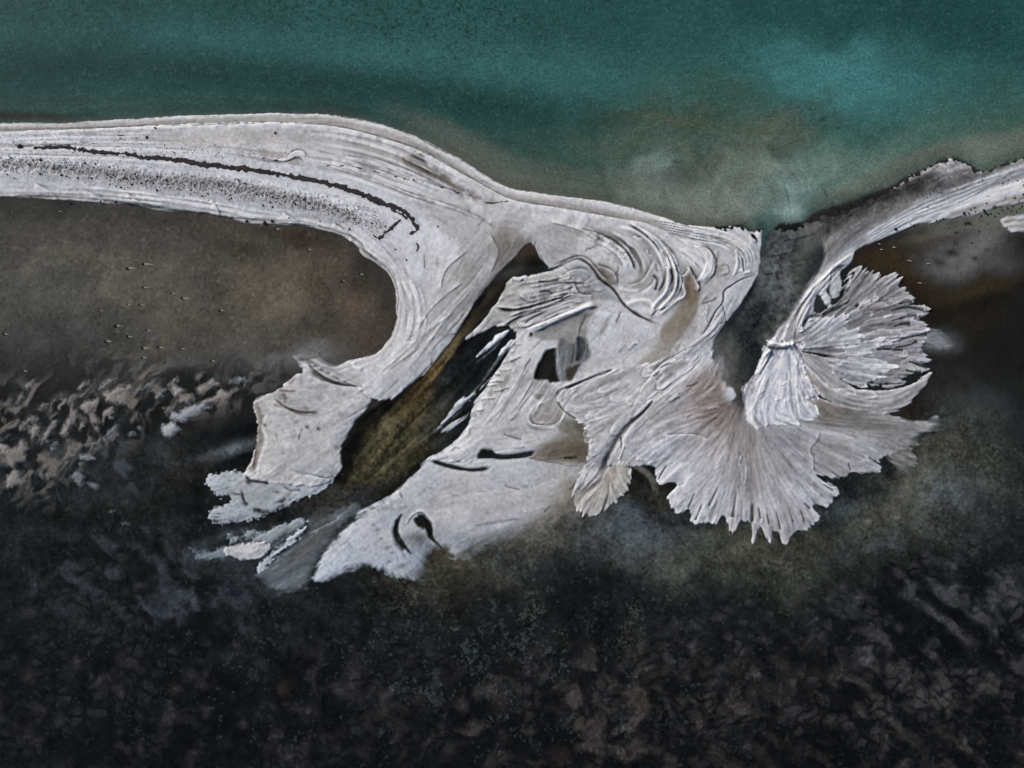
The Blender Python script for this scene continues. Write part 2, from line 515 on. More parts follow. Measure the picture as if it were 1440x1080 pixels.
# petals scattered along the flow, smaller ones towards the rims
rp = random.Random(5)
def scatter(poly, n, Lr, Wr, amp, seed):
    rq = random.Random(seed)
    win, s = polysdf(poly, 4)
    jj, ii = np.nonzero(s > 2)
    for k in range(n):
        q = rq.randrange(len(jj))
        px, py = xs[win[1]][ii[q]], ys[win[0]][jj[q]]
        gx, gy = int(px - X0), int(py - Y0)
        fx, fy = float(VX[gy, gx]), float(VY[gy, gx])
        f = math.hypot(fx, fy) or 1
        fx, fy = fx / f, fy / f
        L = rq.uniform(*Lr)
        W = rq.uniform(*Wr)
        j = rq.uniform(-.25, .25)
        loc = [(-L, .9), (-.3 * L, 1.05), (.25 * L, .85 + j), (.5 * L, .3 + j), (.5 * L, -.3 + j), (.2 * L, -.85 + j), (-.3 * L, -1.0), (-L, -.9)]
        # right-hand side (inside) is high when walked this way round
        P = [(px + a * fx - b * W * fy, py + a * fy + b * W * fx) for a, b in loc]
        ledge(R(P), amp * rq.uniform(.6, 1.2), W * .9, .16, .38, .9, .3, .3)


FANF = [(1135, 450), (1175, 425), (1190, 400), (1203, 380), (1225, 379), (1240, 388), (1260, 390), (1268, 402), (1287, 410), (1282, 422), (1300, 430), (1303, 440), (1295, 447), (1306, 457), (1300, 467), (1301, 495), (1306, 506), (1295, 522), (1270, 535), (1250, 542), (1220, 541), (1195, 542), (1172, 525), (1160, 505), (1130, 490)]
FANE = [(1080, 477), (1060, 525), (1043, 547), (1047, 590), (1058, 600), (1070, 605), (1082, 597), (1122, 596), (1140, 592), (1150, 587), (1150, 575), (1135, 562), (1150, 555), (1137, 535), (1130, 522), (1127, 488), (1108, 478)]
FAND = [(1000, 500), (950, 542), (915, 566), (895, 588), (877, 620), (880, 637), (900, 647), (920, 660), (927, 677), (953, 683), (940, 700), (950, 722), (967, 717), (973, 733), (1007, 737), (1017, 727), (1030, 750), (1043, 735), (1053, 737), (1060, 762), (1070, 742), (1083, 762), (1093, 750), (1105, 764), (1120, 750), (1140, 743), (1153, 727), (1143, 713), (1167, 710), (1180, 690), (1170, 682), (1147, 667), (1183, 675), (1203, 665), (1237, 665), (1240, 647), (1250, 641), (1260, 653), (1287, 660), (1287, 630), (1303, 613), (1333, 601), (1318, 586), (1283, 590), (1250, 580), (1200, 572), (1150, 560), (1100, 560), (1050, 560), (1034, 545), (1016, 505)]
scatter(FANF, 5, (8, 20), (4, 9), .07, 1)
scatter(FANE, 2, (8, 18), (4, 8), .07, 2)
scatter([p for p in FAND if p[1] > 600] + [(1150, 600), (900, 600)], 10, (12, 30), (4, 8), .05, 3)
scatter([(690, 437), (700, 400), (800, 380), (845, 410), (800, 420), (740, 440)], 14, (12, 26), (4, 8), .06, 4)
scatter([(790, 560), (940, 480), (980, 500), (900, 570), (840, 650), (820, 600)], 20, (14, 30), (5, 9), .04, 6)
L3 = lic(blur(rs.randn(NY, NX).astype(np.float32), 7), 24, 3.0)
LC = lic(blur(rs.randn(NY, NX).astype(np.float32), 1), 4)
LC = .7 * LC + .5 * np.clip(N12 * LC, -1.5, 1.5)
L0 = lic(rs.randn(NY, NX).astype(np.float32), 12)
M *= 1 - .30 * sst(1.5, 2.6, -L1) * sst(-.3, .6, N40) - .10 * sst(1.2, 2.4, -L0)
rb = random.Random(29)


def bundle(A, B, n, amp, w, crease, rim, jit=1.5):
    # sub-parallel folds fanned out between two guide lines
    PA, PB = spline(A, False, 4.0), spline(B, False, 4.0)
    k = 9
    ia = np.linspace(0, len(PA) - 1, k).astype(int)
    ib = np.linspace(0, len(PB) - 1, k).astype(int)
    QA, QB = PA[ia], PB[ib]
    for i in range(n):
        f = (i + rb.uniform(-.3, .3) + .5) / n
        a0, b0 = rb.uniform(0, .3), rb.uniform(.75, 1)
        P = []
        ph, pq = rb.uniform(0, 6.28), rb.uniform(2, 5)
        for j in range(k):
            t = j / (k - 1)
            if a0 <= t <= b0:
                q = QA[j] * (1 - f) + QB[j] * f
                m = jit * math.sin(ph + t * pq)
                P.append((q[0] + m + rb.gauss(0, jit * .3), q[1] + m + rb.gauss(0, jit * .3)))
        if len(P) < 3:
            continue
        g = rb.uniform(.5, 1.25)
        if rb.random() < .35:
            ridge(P, amp * g * .8, w * .5, rim, .25, .25)
        else:
            ledge(P if rb.random() < .7 else R(P), amp * g, w * rb.uniform(.7, 1.4), crease * g, rim, 1.0, .25, .25)


bundle([(880, 314), (905, 330), (925, 352), (935, 376), (934, 400), (920, 428), (913, 446)], [(905, 316), (935, 340), (952, 365), (962, 400), (958, 418), (940, 434), (921, 450)], 11, .09, 3.2, .45, .75)
bundle([(920, 310), (985, 322), (1028, 332), (1052, 346), (1062, 362), (1060, 380), (1040, 388)], [(935, 328), (985, 340), (1013, 348), (1032, 360), (1040, 372), (1036, 384), (1028, 390)], 10, .08, 3, .4, .75, 1)
bundle([(940, 322), (975, 340), (998, 352), (1005, 368), (1000, 388), (984, 402)], [(922, 330), (950, 352), (970, 368), (984, 380), (988, 392), (980, 402)], 9, .05, 2.4, .25, .6, 1)
bundle([(815, 322), (845, 331), (870, 346), (886, 364), (895, 385), (885, 405)], [(838, 316), (868, 326), (896, 344), (910, 362), (914, 384), (900, 408)], 7, .08, 4.5, .35, .5)
bundle([(770, 322), (800, 330), (830, 342), (858, 356), (876, 376), (880, 396)], [(800, 316), (826, 322), (850, 336), (872, 350), (888, 372), (892, 394)], 6, .06, 5, .2, .5)
bundle([(845, 408), (800, 413), (760, 420), (720, 430), (694, 434)], [(842, 430), (800, 440), (765, 455), (735, 468), (702, 464)], 12, .09, 4, .5, .5, 2)
bundle([(830, 382), (800, 384), (770, 392), (735, 400), (708, 412)], [(846, 408), (800, 413), (760, 420), (720, 430), (694, 434)], 8, .08, 5, .4, .4, 2)
bundle([(1203, 354), (1165, 385), (1138, 412), (1118, 445), (1100, 478)], [(1182, 376), (1157, 408), (1141, 430), (1129, 455), (1121, 480)], 10, .1, 3, .5, .8, 1)
bundle([(1066, 386), (1042, 428), (1020, 460), (985, 490), (940, 525)], [(1040, 392), (1018, 425), (990, 470), (950, 500), (915, 530)], 7, .06, 5, .3, .5, 2)
bundle([(745, 345), (700, 395), (650, 460), (600, 520), (560, 560)], [(700, 330), (660, 390), (610, 450), (570, 500), (530, 545)], 8, .04, 7, .14, .35, 3)
bundle([(380, 180), (480, 186), (560, 205), (640, 245), (720, 285)], [(380, 235), (460, 245), (560, 280), (640, 305), (700, 320)], 11, .045, 5, .3, .5, 2)
bundle([(-80, 188), (150, 184), (380, 178)], [(-80, 222), (150, 226), (380, 240)], 9, .04, 4, .2, .5, 2)
bundle([(-80, 262), (150, 268), (380, 300), (500, 330)], [(-80, 274), (150, 280), (380, 311), (500, 342)], 5, .06, 5, .2, .6, 1.5)
bundle([(545, 370), (570, 420), (565, 480), (530, 510)], [(560, 360), (600, 410), (600, 470), (560, 515)], 5, .05, 6, .2, .5, 2)
bundle([(850, 470), (810, 520), (770, 570), (730, 620)], [(740, 480), (712, 530), (690, 570), (650, 620)], 9, .05, 6, .25, .35, 3)
rc = random.Random(17)
for k in range(80):
    px, py = rc.uniform(520, 1060), rc.uniform(330, 720)
    gx, gy_ = int(px - X0), int(py - Y0)
    th = math.atan2(float(VY[gy_, gx]), float(VX[gy_, gx])) + rc.gauss(0, .35)
    L = rc.uniform(4, 13)
    q = [(px + t * L * math.cos(th) + rc.gauss(0, 1.2), py + t * L * math.sin(th) + rc.gauss(0, 1.2)) for t in (-1, -.3, .4, 1)]
    if rc.random() < .5:
        groove(q, .05, rc.uniform(.6, 1.1), rc.uniform(.25, .6))
    else:
        ledge(q, rc.uniform(.03, .07), rc.uniform(3, 7), .3, .4)
M = np.clip(M, .06, 1)

# ------------------------------------------------------------------ colour helpers
WXw, WYw = X + WXn, Y + WYn


def blob(C, x, y, rx, ry, ang, rgb, k=1.0, warp=True, p=1.0):
    r = max(rx, ry) * 2.4 + 30
    P = np.array([[x - r, y - r], [x + r, y + r]], float)
    win = window(P, 0)
    a = math.radians(ang)
    wk = min(1.0, .5 * min(rx, ry) / 16.0) if warp else 0.0
    ux = X[win] + wk * WXn[win] + .25 * min(rx, ry) * N12[win] * (1 if warp else 0) - x
    uy = Y[win] + wk * WYn[win] - y
    u = (ux * math.cos(a) + uy * math.sin(a)) / rx
    v = (-ux * math.sin(a) + uy * math.cos(a)) / ry
    g = (np.exp(-(u * u + v * v) ** p) * k)
    if C.ndim == 2:
        C[win] += (rgb - C[win]) * g
    else:
        C[win] += (lin(rgb) - C[win]) * g[..., None]


def strip(C, pts, w, rgb, k=1.0, soft=None, ta=.05, tb=.05, noise=0.0, nz=None):
    P = spline(pts, False, 3.0)
    win = window(P, w * 3)
    d, t, sd = segdist(P, win, w * 3, False)
    if noise:
        d = np.maximum(d + noise * (N12 if nz is None else nz)[win], 0)
    g = k * np.exp(-(d / w) ** 4) if soft is None else k * np.exp(-(d / w) ** 2)
    g = g * taper(t, ta, tb)
    C[win] += (lin(rgb) - C[win]) * g[..., None]


rg = lambda x, y, rx, ry, ang=0: np.exp(-(((((X - x) * math.cos(math.radians(ang)) + (Y - y) * math.sin(math.radians(ang))) / rx) ** 2 + ((-(X - x) * math.sin(math.radians(ang)) + (Y - y) * math.cos(math.radians(ang))) / ry) ** 2) ** 2))


def fill(C, pts, rgb, k=1.0, soft=3.0, noise=1.2, lc=.8):
    win, s = polysdf(pts, soft * 2 + 8)
    s = s + noise * N12[win] + lc * L2[win] + .35 * GR[win]
    C[win] += (lin(rgb) - C[win]) * (k * sst(-soft, soft, s))[..., None]


# ------------------------------------------------------------------ ground (lagoon floor and lake floor)
GC = np.zeros((NY, NX, 3), np.float32)
GZ = np.full((NY, NX), -0.14, np.float32)
gy = np.clip((Y - 540) / 540, 0, 1.2)[..., None]
GC[:] = lin((34, 37, 38)) * (1 - np.minimum(gy, 1)) + lin((21, 23, 25)) * np.minimum(gy, 1)
# pond inside the spit
for b in [(120, 380, 330, 110, 0, (92, 87, 78), 1), (440, 390, 130, 80, 20, (92, 82, 71), 1), (500, 460, 60, 50, 0, (84, 73, 63), .9), (30, 420, 110, 60, 0, (84, 81, 74), .9), (390, 420, 60, 40, -30, (108, 98, 82), .6), (180, 400, 60, 40, 0, (98, 92, 82), .6), (150, 440, 50, 30, 0, (72, 70, 64), .6), (80, 390, 40, 20, 0, (70, 68, 62), .5), (290, 390, 40, 20, 0, (70, 66, 60), .5), (260, 350, 50, 20, 0, (78, 74, 68), .6), (545, 420, 14, 50, 0, (60, 54, 50), .7), (510, 480, 40, 14, -20, (70, 60, 52), .7), (420, 455, 60, 12, -8, (62, 58, 54), .6), (500, 430, 30, 14, 10, (104, 88, 76), .5),
          (330, 345, 60, 25, 10, (58, 52, 46), .7), (420, 330, 60, 16, 12, (54, 44, 36), .8), (140, 320, 80, 20, 0, (82, 78, 73), .6), (230, 310, 60, 14, 5, (60, 54, 48), .6), (360, 430, 60, 30, -20, (92, 84, 72), .6), (480, 395, 40, 25, 30, (86, 74, 64), .7), (520, 372, 22, 30, 40, (52, 46, 42), .8), (250, 400, 60, 25, -10, (86, 80, 73), .5), (60, 330, 70, 20, 0, (72, 68, 64), .5), (440, 480, 60, 20, -10, (80, 72, 64), .8), (330, 480, 70, 18, -10, (98, 93, 88), .5),
          (60, 470, 120, 30, 0, (70, 70, 69), .8), (200, 520, 120, 30, -15, (88, 84, 80), .7), (390, 505, 70, 16, -10, (110, 108, 106), .8), (440, 495, 30, 14, -10, (125, 122, 120), .7), (230, 470, 60, 25, -20, (92, 85, 76), .5)]:
    blob(GC, *b)
# left margin and mid lagoon
for b in [(60, 640, 60, 60, 0, (58, 60, 61), .6), (180, 640, 60, 50, 0, (52, 56, 58), .6), (260, 660, 70, 30, 0, (48, 46, 42), .8), (230, 620, 40, 20, 0, (44, 42, 40), .6), (320, 620, 40, 16, -12, (24, 26, 27), .9), (320, 650, 30, 9, -12, (14, 17, 19), .9), (310, 636, 40, 6, -14, (96, 102, 106), .75), (290, 590, 50, 14, -18, (36, 33, 30), .9), (80, 700, 40, 20, 0, (58, 66, 70), .5), (150, 720, 70, 26, -8, (44, 46, 42), .6), (200, 700, 70, 40, 0, (40, 41, 40), .6), (240, 760, 40, 18, 10, (72, 76, 80), .5), (120, 760, 90, 30, 0, (30, 34, 35), .7), (60, 770, 90, 30, 0, (34, 38, 38), .7), (280, 720, 26, 22, 0, (18, 21, 24), .7),
          (265, 800, 40, 26, 0, (14, 17, 20), .7), (320, 815, 40, 26, 0, (26, 27, 27), .7), (200, 860, 120, 40, 0, (20, 25, 29), .6), (90, 850, 60, 30, 0, (38, 42, 46), .45), (400, 890, 70, 30, 0, (34, 40, 44), .5), (330, 830, 30, 14, 0, (52, 58, 64), .5),
          (640, 800, 80, 26, 12, (84, 78, 60), .85), (600, 830, 60, 30, 20, (62, 60, 50), .6), (760, 740, 80, 30, -25, (112, 106, 94), .8), (820, 720, 40, 40, -40, (124, 116, 98), .7), (850, 760, 80, 30, 10, (74, 78, 80), .8), (720, 800, 70, 30, 0, (58, 62, 62), .7), (930, 750, 60, 36, 0, (82, 86, 88), .7), (960, 790, 90, 30, 0, (76, 78, 70), .7), (1080, 780, 80, 26, 0, (92, 90, 74), .8), (1100, 800, 60, 40, 0, (74, 76, 64), .6), (1190, 740, 70, 40, -20, (74, 76, 70), .7), (1240, 730, 60, 40, -30, (92, 92, 80), .7), (1290, 690, 40, 50, 0, (104, 104, 92), .7), (1180, 710, 40, 16, -20, (84, 92, 96), .6), (1350, 690, 50, 40, 0, (82, 88, 94), .5), (1380, 640, 60, 60, 0, (66, 66, 58), .7), (1330, 640, 40, 30, 0, (76, 72, 60), .7), (1410, 590, 50, 60, 0, (50, 54, 56), .7), (1350, 560, 40, 40, 0, (70, 74, 78), .6), (1270, 640, 40, 15, 0, (62, 62, 56), .5),
          (1300, 420, 90, 70, 0, (38, 31, 22), 1), (1250, 365, 50, 22, -10, (52, 40, 26), .9), (1370, 430, 70, 70, 0, (36, 31, 24), .9), (1420, 500, 60, 70, 0, (34, 33, 30), .9), (1330, 530, 40, 60, 0, (44, 42, 38), .9), (1280, 570, 26, 14, 0, (44, 36, 28), .9), (1365, 350, 46, 26, -10, (92, 90, 89), .9), (1340, 372, 30, 14, 0, (84, 82, 80), .6), (1440, 335, 40, 14, 0, (30, 28, 27), .9), (1290, 345, 40, 12, -10, (60, 50, 38), .7), (1400, 310, 50, 16, -10, (78, 68, 60), .9), (1330, 320, 40, 14, -10, (70, 62, 54), .7), (1395, 395, 50, 12, -15, (58, 48, 32), .6), (1370, 460, 40, 20, 0, (50, 42, 30), .5), (1500, 430, 90, 200, 0, (30, 29, 28), .8),
          (1320, 478, 24, 14, 12, (92, 96, 98), .85), (1300, 472, 30, 5, -10, (24, 24, 24), .7), (1345, 486, 10, 8, 0, (80, 82, 82), .6)]:
    blob(GC, *b)
for b in [(1255, 368, 46, 18, 20, (66, 52, 34), .8), (1230, 362, 24, 12, 0, (58, 48, 34), .7), (1300, 395, 50, 16, 20, (54, 42, 28), .7), (1370, 345, 44, 26, -6, (124, 121, 119), .85), (1345, 370, 32, 16, 0, (114, 112, 111), .75), (1405, 372, 26, 14, 0, (96, 94, 93), .7), (1300, 330, 30, 8, -16, (96, 86, 76), .7), (1350, 318, 60, 8, -12, (112, 104, 96), .7), (1338, 352, 8, 5, 0, (44, 38, 32), .8), (1372, 362, 6, 4, 30, (50, 46, 42), .8), (1322, 366, 10, 5, 20, (48, 42, 36), .7), (1390, 352, 5, 3, 0, (56, 54, 52), .7), (1325, 482, 22, 11, 10, (108, 110, 112), .85), (1300, 478, 22, 3, -4, (20, 20, 20), .8), (1380, 405, 50, 10, -14, (66, 56, 38), .7), (1360, 590, 50, 26, 0, (74, 76, 74), .6), (1390, 660, 40, 50, 20, (78, 80, 72), .5), (1340, 690, 30, 18, 0, (96, 104, 112), .6), (1310, 700, 40, 50, 0, (98, 98, 84), .5), (1225, 690, 30, 10, -10, (34, 34, 28), .6), (1240, 765, 60, 20, -20, (88, 92, 92), .5), (1000, 765, 60, 18, 0, (84, 86, 82), .5), (880, 735, 40, 24, 0, (96, 104, 110), .6), (1020, 748, 20, 10, 0, (70, 68, 50), .6)]:
    blob(GC, *b)
for b in [(905, 646, 14, 6, 30, (22, 20, 16), .9), (922, 664, 8, 10, 0, (24, 22, 18), .9), (940, 684, 14, 8, 20, (40, 36, 28), .8), (896, 682, 16, 14, 0, (58, 52, 38), .8), (930, 705, 20, 14, 0, (84, 78, 62), .6), (880, 705, 14, 8, -30, (64, 58, 44), .7)]:
    blob(GC, *b)
strip(GC, [(872, 648), (895, 656), (914, 670), (922, 690), (916, 706)], 4.5, (128, 123, 110), .8, None, .2, .3, 1)
strip(GC, [(430, 728), (404, 738), (370, 744), (330, 750), (290, 756)], 5, (22, 24, 24), .85, None, .1, .2, 2)
strip(GC, [(388, 764), (376, 782), (362, 796)], 4, (22, 22, 20), .85, None, .1, .1, 1.5)
for b in [(330, 606, 30, 9, -10, (15, 16, 16), .85), (332, 628, 34, 7, -16, (116, 122, 127), .9), (345, 640, 22, 5, -10, (9, 11, 12), .9), (338, 655, 24, 5, -8, (12, 14, 15), .8), (318, 640, 20, 5, -20, (84, 90, 94), .7), (276, 690, 12, 22, 0, (12, 14, 15), .8), (30, 690, 30, 6, -8, (16, 17, 18), .6), (60, 680, 14, 22, 0, (22, 22, 20), .6), (140, 600, 24, 10, -20, (14, 15, 16), .7), (215, 585, 16, 10, -30, (16, 16, 16), .7), (300, 548, 30, 4, -20, (40, 38, 36), .6)]:
    blob(GC, *b)
# channel that cuts through the middle
for b in [(747, 360, 15, 13, -40, (62, 52, 40), 1), (752, 368, 10, 6, 0, (20, 18, 16), .9), (700, 408, 46, 13, -45, (24, 22, 18), 1), (650, 460, 60, 16, -52, (38, 32, 22), 1), (690, 500, 46, 36, -48, (14, 17, 19), 1), (655, 540, 54, 34, -50, (20, 23, 24), 1), (625, 500, 50, 9, -52, (92, 76, 50), .85), (600, 540, 40, 10, -55, (84, 64, 34), .8), (575, 575, 40, 22, -50, (72, 58, 34), .8), (610, 580, 40, 24, -45, (38, 38, 34), .9), (545, 620, 50, 32, -45, (66, 59, 42), .9), (510, 660, 50, 30, -42, (62, 54, 36), .9), (560, 640, 30, 14, -40, (76, 68, 46), .6), (470, 690, 46, 24, -40, (54, 48, 34), .9), (590, 640, 30, 20, -35, (52, 46, 30), .8), (440, 725, 50, 20, -40, (44, 42, 38), .9), (500, 720, 60, 13, -42, (64, 66, 66), .7), (425, 760, 60, 26, -45, (84, 88, 90), .85), (400, 800, 34, 22, -30, (92, 98, 104), .85), (455, 745, 30, 12, -45, (74, 76, 76), .8), (540, 690, 22, 10, -40, (40, 38, 30), .8), (512, 590, 16, 20, -40, (16, 16, 14), .9), (630, 560, 26, 20, -45, (30, 30, 28), .6), (360, 748, 60, 9, -24, (26, 28, 28), .8), (350, 765, 70, 9, -22, (84, 88, 90), .8), (400, 752, 40, 7, -30, (112, 116, 119), .7), (300, 778, 26, 8, 8, (96, 103, 108), .8), (330, 750, 40, 6, -16, (70, 75, 79), .7), (310, 782, 30, 8, 0, (78, 85, 90), .7), (285, 770, 20, 8, 20, (70, 77, 82), .6)]:
    blob(GC, *b)
for b in [(628, 500, 30, 7, -54, (120, 104, 76), .9), (610, 520, 30, 7, -54, (96, 80, 54), .8), (585, 560, 34, 10, -52, (92, 72, 45), .85), (570, 590, 34, 16, -48, (80, 70, 48), .8), (545, 625, 46, 26, -44, (76, 70, 52), .85), (505, 668, 40, 20, -40, (66, 61, 46), .8), (480, 700, 40, 12, -40, (58, 57, 50), .7), (600, 620, 26, 12, -40, (70, 66, 52), .7), (570, 655, 26, 10, -36, (88, 82, 56), .7), (650, 520, 24, 16, -48, (26, 30, 33), .7), (630, 545, 24, 10, -48, (54, 56, 56), .6), (615, 575, 20, 8, -45, (64, 62, 56), .6), (755, 352, 14, 10, -30, (72, 60, 44), .9), (735, 365, 12, 9, -30, (62, 54, 44), .9), (752, 372, 14, 4, -5, (16, 15, 14), .9), (720, 384, 20, 5, -20, (86, 82, 74), .7), (692, 412, 20, 5, -48, (70, 62, 48), .7)]:
    blob(GC, *b)
for (p, w, c) in (([(560, 558), (536, 574), (514, 594), (500, 616), (490, 640), (484, 662), (468, 688)], 10, (9, 10, 9)), ([(690, 405), (660, 440), (632, 482), (604, 516), (575, 548)], 3, (12, 12, 10)), ([(722, 400), (700, 436), (676, 462), (652, 485), (640, 505)], 6, (10, 11, 12)), ([(602, 650), (575, 668), (545, 696), (520, 712)], 6, (30, 28, 20))):  # black margins; the thin left-bank line paints the overhang's shadow
    strip(GC, p, w, c, .9, None, .1, .1, 2)
for (p, w, c) in (([(712, 468), (694, 482), (672, 500)], 2.2, (120, 126, 132)), ([(706, 476), (690, 494), (664, 514)], 1.6, (96, 104, 110)), ([(722, 478), (700, 506), (676, 540), (650, 568)], 2.0, (112, 118, 124)), ([(690, 520), (664, 552), (632, 582)], 1.6, (88, 94, 98)), ([(650, 575), (622, 598), (590, 622)], 1.8, (110, 112, 110)), ([(640, 492), (618, 520), (596, 548)], 2.2, (128, 104, 66)), ([(622, 500), (600, 530), (578, 556)], 1.6, (112, 90, 56)), ([(560, 600), (530, 640), (490, 680)], 3, (94, 84, 56)), ([(590, 610), (556, 644), (520, 676)], 2.4, (100, 92, 66))):
    strip(GC, p, w, c, .75, None, .25, .3, 1.6)
chn = np.clip(rg(600, 560, 170, 60, -48), 0, 1)
GC *= np.clip(1 + chn * (.38 * L2 + .22 * L1 + .14 * GR + .2 * fbm(X, Y, 7, 3, 99)), .35, 2.2)[..., None]
# inlet
for b in [(1110, 350, 50, 40, -30, (82, 86, 84), 1), (1095, 400, 40, 50, -30, (70, 78, 78), 1), (1060, 450, 30, 36, -30, (42, 50, 53), 1), (1050, 500, 26, 40, -20, (38, 44, 46), 1), (1100, 440, 14, 26, 35, (92, 88, 80), .8), (1120, 400, 12, 20, 30, (84, 82, 78), .7), (1015, 500, 16, 40, 0, (112, 110, 106), .9), (1038, 570, 10, 26, 0, (60, 60, 58), .9), (1150, 330, 40, 16, -25, (104, 98, 94), .8), (1075, 340, 14, 14, 0, (52, 58, 58), .8), (1085, 322, 30, 6, 0, (36, 40, 40), .8), (1045, 410, 7, 44, 32, (46, 46, 42), .8)]:
    blob(GC, *b)
for b in [(1115, 345, 40, 26, -30, (104, 108, 106), .8), (1100, 385, 30, 26, -30, (92, 100, 99), .8), (1125, 375, 20, 30, 30, (100, 99, 94), .7), (1075, 420, 22, 30, 20, (72, 80, 82), .7), (1058, 455, 16, 24, 20, (44, 52, 55), .8), (1100, 455, 10, 20, 30, (112, 107, 98), .7), (1080, 470, 10, 12, 0, (100, 97, 90), .6), (1030, 500, 14, 30, 10, (104, 103, 98), .8), (1048, 520, 10, 26, 0, (64, 67, 66), .7), (1022, 540, 18, 24, 0, (120, 112, 105), .8)]:
    blob(GC, *b)
inl = np.clip(rg(1085, 420, 55, 120, 14), 0, 1)
GC += (GC.mean(axis=2, keepdims=True) * 1.02 - GC) * (.5 * inl)[..., None]
GC *= np.clip(1 + inl * (.36 * fbm(X, Y, 6, 3, 101) + .3 * np.clip(fbm(X, Y, 14, 3, 106), -1, 1) + .16 * GR + .14 * L2 + .10 * N12), .35, 2)[..., None]
for (p, w) in (([(1082, 360), (1100, 358), (1122, 352)], 2), ([(1074, 386), (1088, 384)], 1.6), ([(1100, 340), (1135, 332), (1160, 322)], 1.6), ([(1082, 368), (1088, 376)], 1.4), ([(1066, 392), (1044, 432), (1024, 462)], 3)):
    strip(GC, p, w, (30, 33, 33), .75, None, .1, .1, 1.2)
spd = np.clip(rg(1040, 540, 14, 40), 0, 1) * sst(.35, .8, vnoise(X * .5, Y * .5, 102) + .3 * GR)
GC += (lin((18, 20, 20)) - GC) * (spd * .8)[..., None]
# hole in the central flat and the pans
# lake floor
lk = sst(335, 300, Y - np.clip((X - 720) * .0, 0, 0)) * sst(-6, 10, (250 + .12 * X) - Y)
GC += (lin((112, 112, 102)) - GC) * lk[..., None]
PU = fbm(X + .5 * WXn, Y + .5 * WYn, 23, 4, 31, .4)
PV = aniso(18, 9.5, -54, 3, 32, X + .6 * WXn, Y + .6 * WYn, .36)
PL = aniso(25, 16, 38, 4, 33, X + WXn * .4, Y + WYn * .4, .4)
# fine mottling of the mud
tex = 1 + .10 * N12 + .10 * N40 + .16 * N90 + .05 * GR
dkr = sst(520, 640, Y) * 1.0
tex *= 1 + dkr * (.22 * N12 + .22 * N40 + .05 * GR)
pnd = np.clip(rg(230, 400, 360, 130), 0, 1)
tex += pnd * (.16 * fbm(X + WXn, Y + WYn, 34, 4, 105) + .05 * GR + .06 * fbm(X, Y, 7, 3, 103) + .08 * fbm(X, Y * 1.6, 22, 3, 104))
GC *= np.clip(tex, .25, 2)[..., None]
GC *= (1 + .28 * pnd)[..., None]
litp = pnd * sst(1.9, 2.8, GR + N12)
GC += (lin((140, 132, 116)) - GC) * (litp * .22)[..., None]


def mounds(field, lo, hi, region, rgb, gap, hgt, k=1.0):
    m = sst(lo - .15, hi + .35, field) ** 1.3 * region
    g = sst(lo, lo - .5, field) * region
    GC[:] += (lin(rgb) - GC) * (m * k * .9)[..., None]
    GC[:] += (lin(gap) - GC) * (g * k * .6)[..., None]
    GZ[:] += .55 * hgt * (m - .4 * g)


band = np.clip(rg(40, 620, 90, 90) + rg(150, 575, 110, 60, -18) + rg(290, 550, 110, 38, -14), 0, 1)
mounds(PV, -.05, .45, band, (116, 111, 106), (16, 18, 19), .24, .85)
mounds(PV, .1, .55, np.clip(rg(100, 560, 140, 60, -20) * .7, 0, 1), (112, 107, 102), (40, 38, 36), .14, .6)
mounds(PL, .05, .6, np.clip(rg(1330, 860, 190, 110, 20), 0, 1) * .9, (68, 69, 74), (13, 14, 16), .26)
mounds(PL, .0, .6, np.clip(rg(1300, 1010, 260, 110), 0, 1) * .9, (60, 57, 56), (14, 15, 17), .24)
mounds(PU, .12, .6, np.clip(rg(880, 1010, 240, 110), 0, 1) * .85, (72, 66, 64), (14, 15, 17), .28)
mounds(PU, .15, .7, np.clip(rg(300, 1000, 420, 120), 0, 1) * .7, (60, 57, 59), (14, 15, 17), .24)
mounds(PL, .1, .7, np.clip(rg(220, 830, 200, 70, 10), 0, 1) * .7, (78, 84, 91), (14, 17, 19), .24)
mounds(PL, -.1, .5, rg(190, 645, 60, 50, 30) * .7, (92, 98, 106), (30, 34, 36), .16, .8)
# algae mottling south of the fans
AL = fbm(WXw, WYw, 10, 4, 41) * .6 + .8 * vnoise(X * .5, Y * .5, 44) + .2 * GR
alr = np.clip(rg(740, 860, 220, 70) + rg(1080, 800, 110, 50) + rg(1340, 660, 90, 110), 0, 1) * sst(-.1, .5, fbm(X, Y, 45, 3, 42))
GC += (lin((104, 106, 92)) - GC) * (alr * sst(.1, .7, AL) * .42)[..., None]
alr2 = np.clip(rg(700, 930, 230, 70) + rg(800, 980, 200, 60), 0, 1) * sst(.15, .55, fbm(X, Y, 34, 3, 43))
GC += (lin((74, 84, 88)) - GC) * (alr2 * sst(.1, .6, AL) * .5)[..., None]
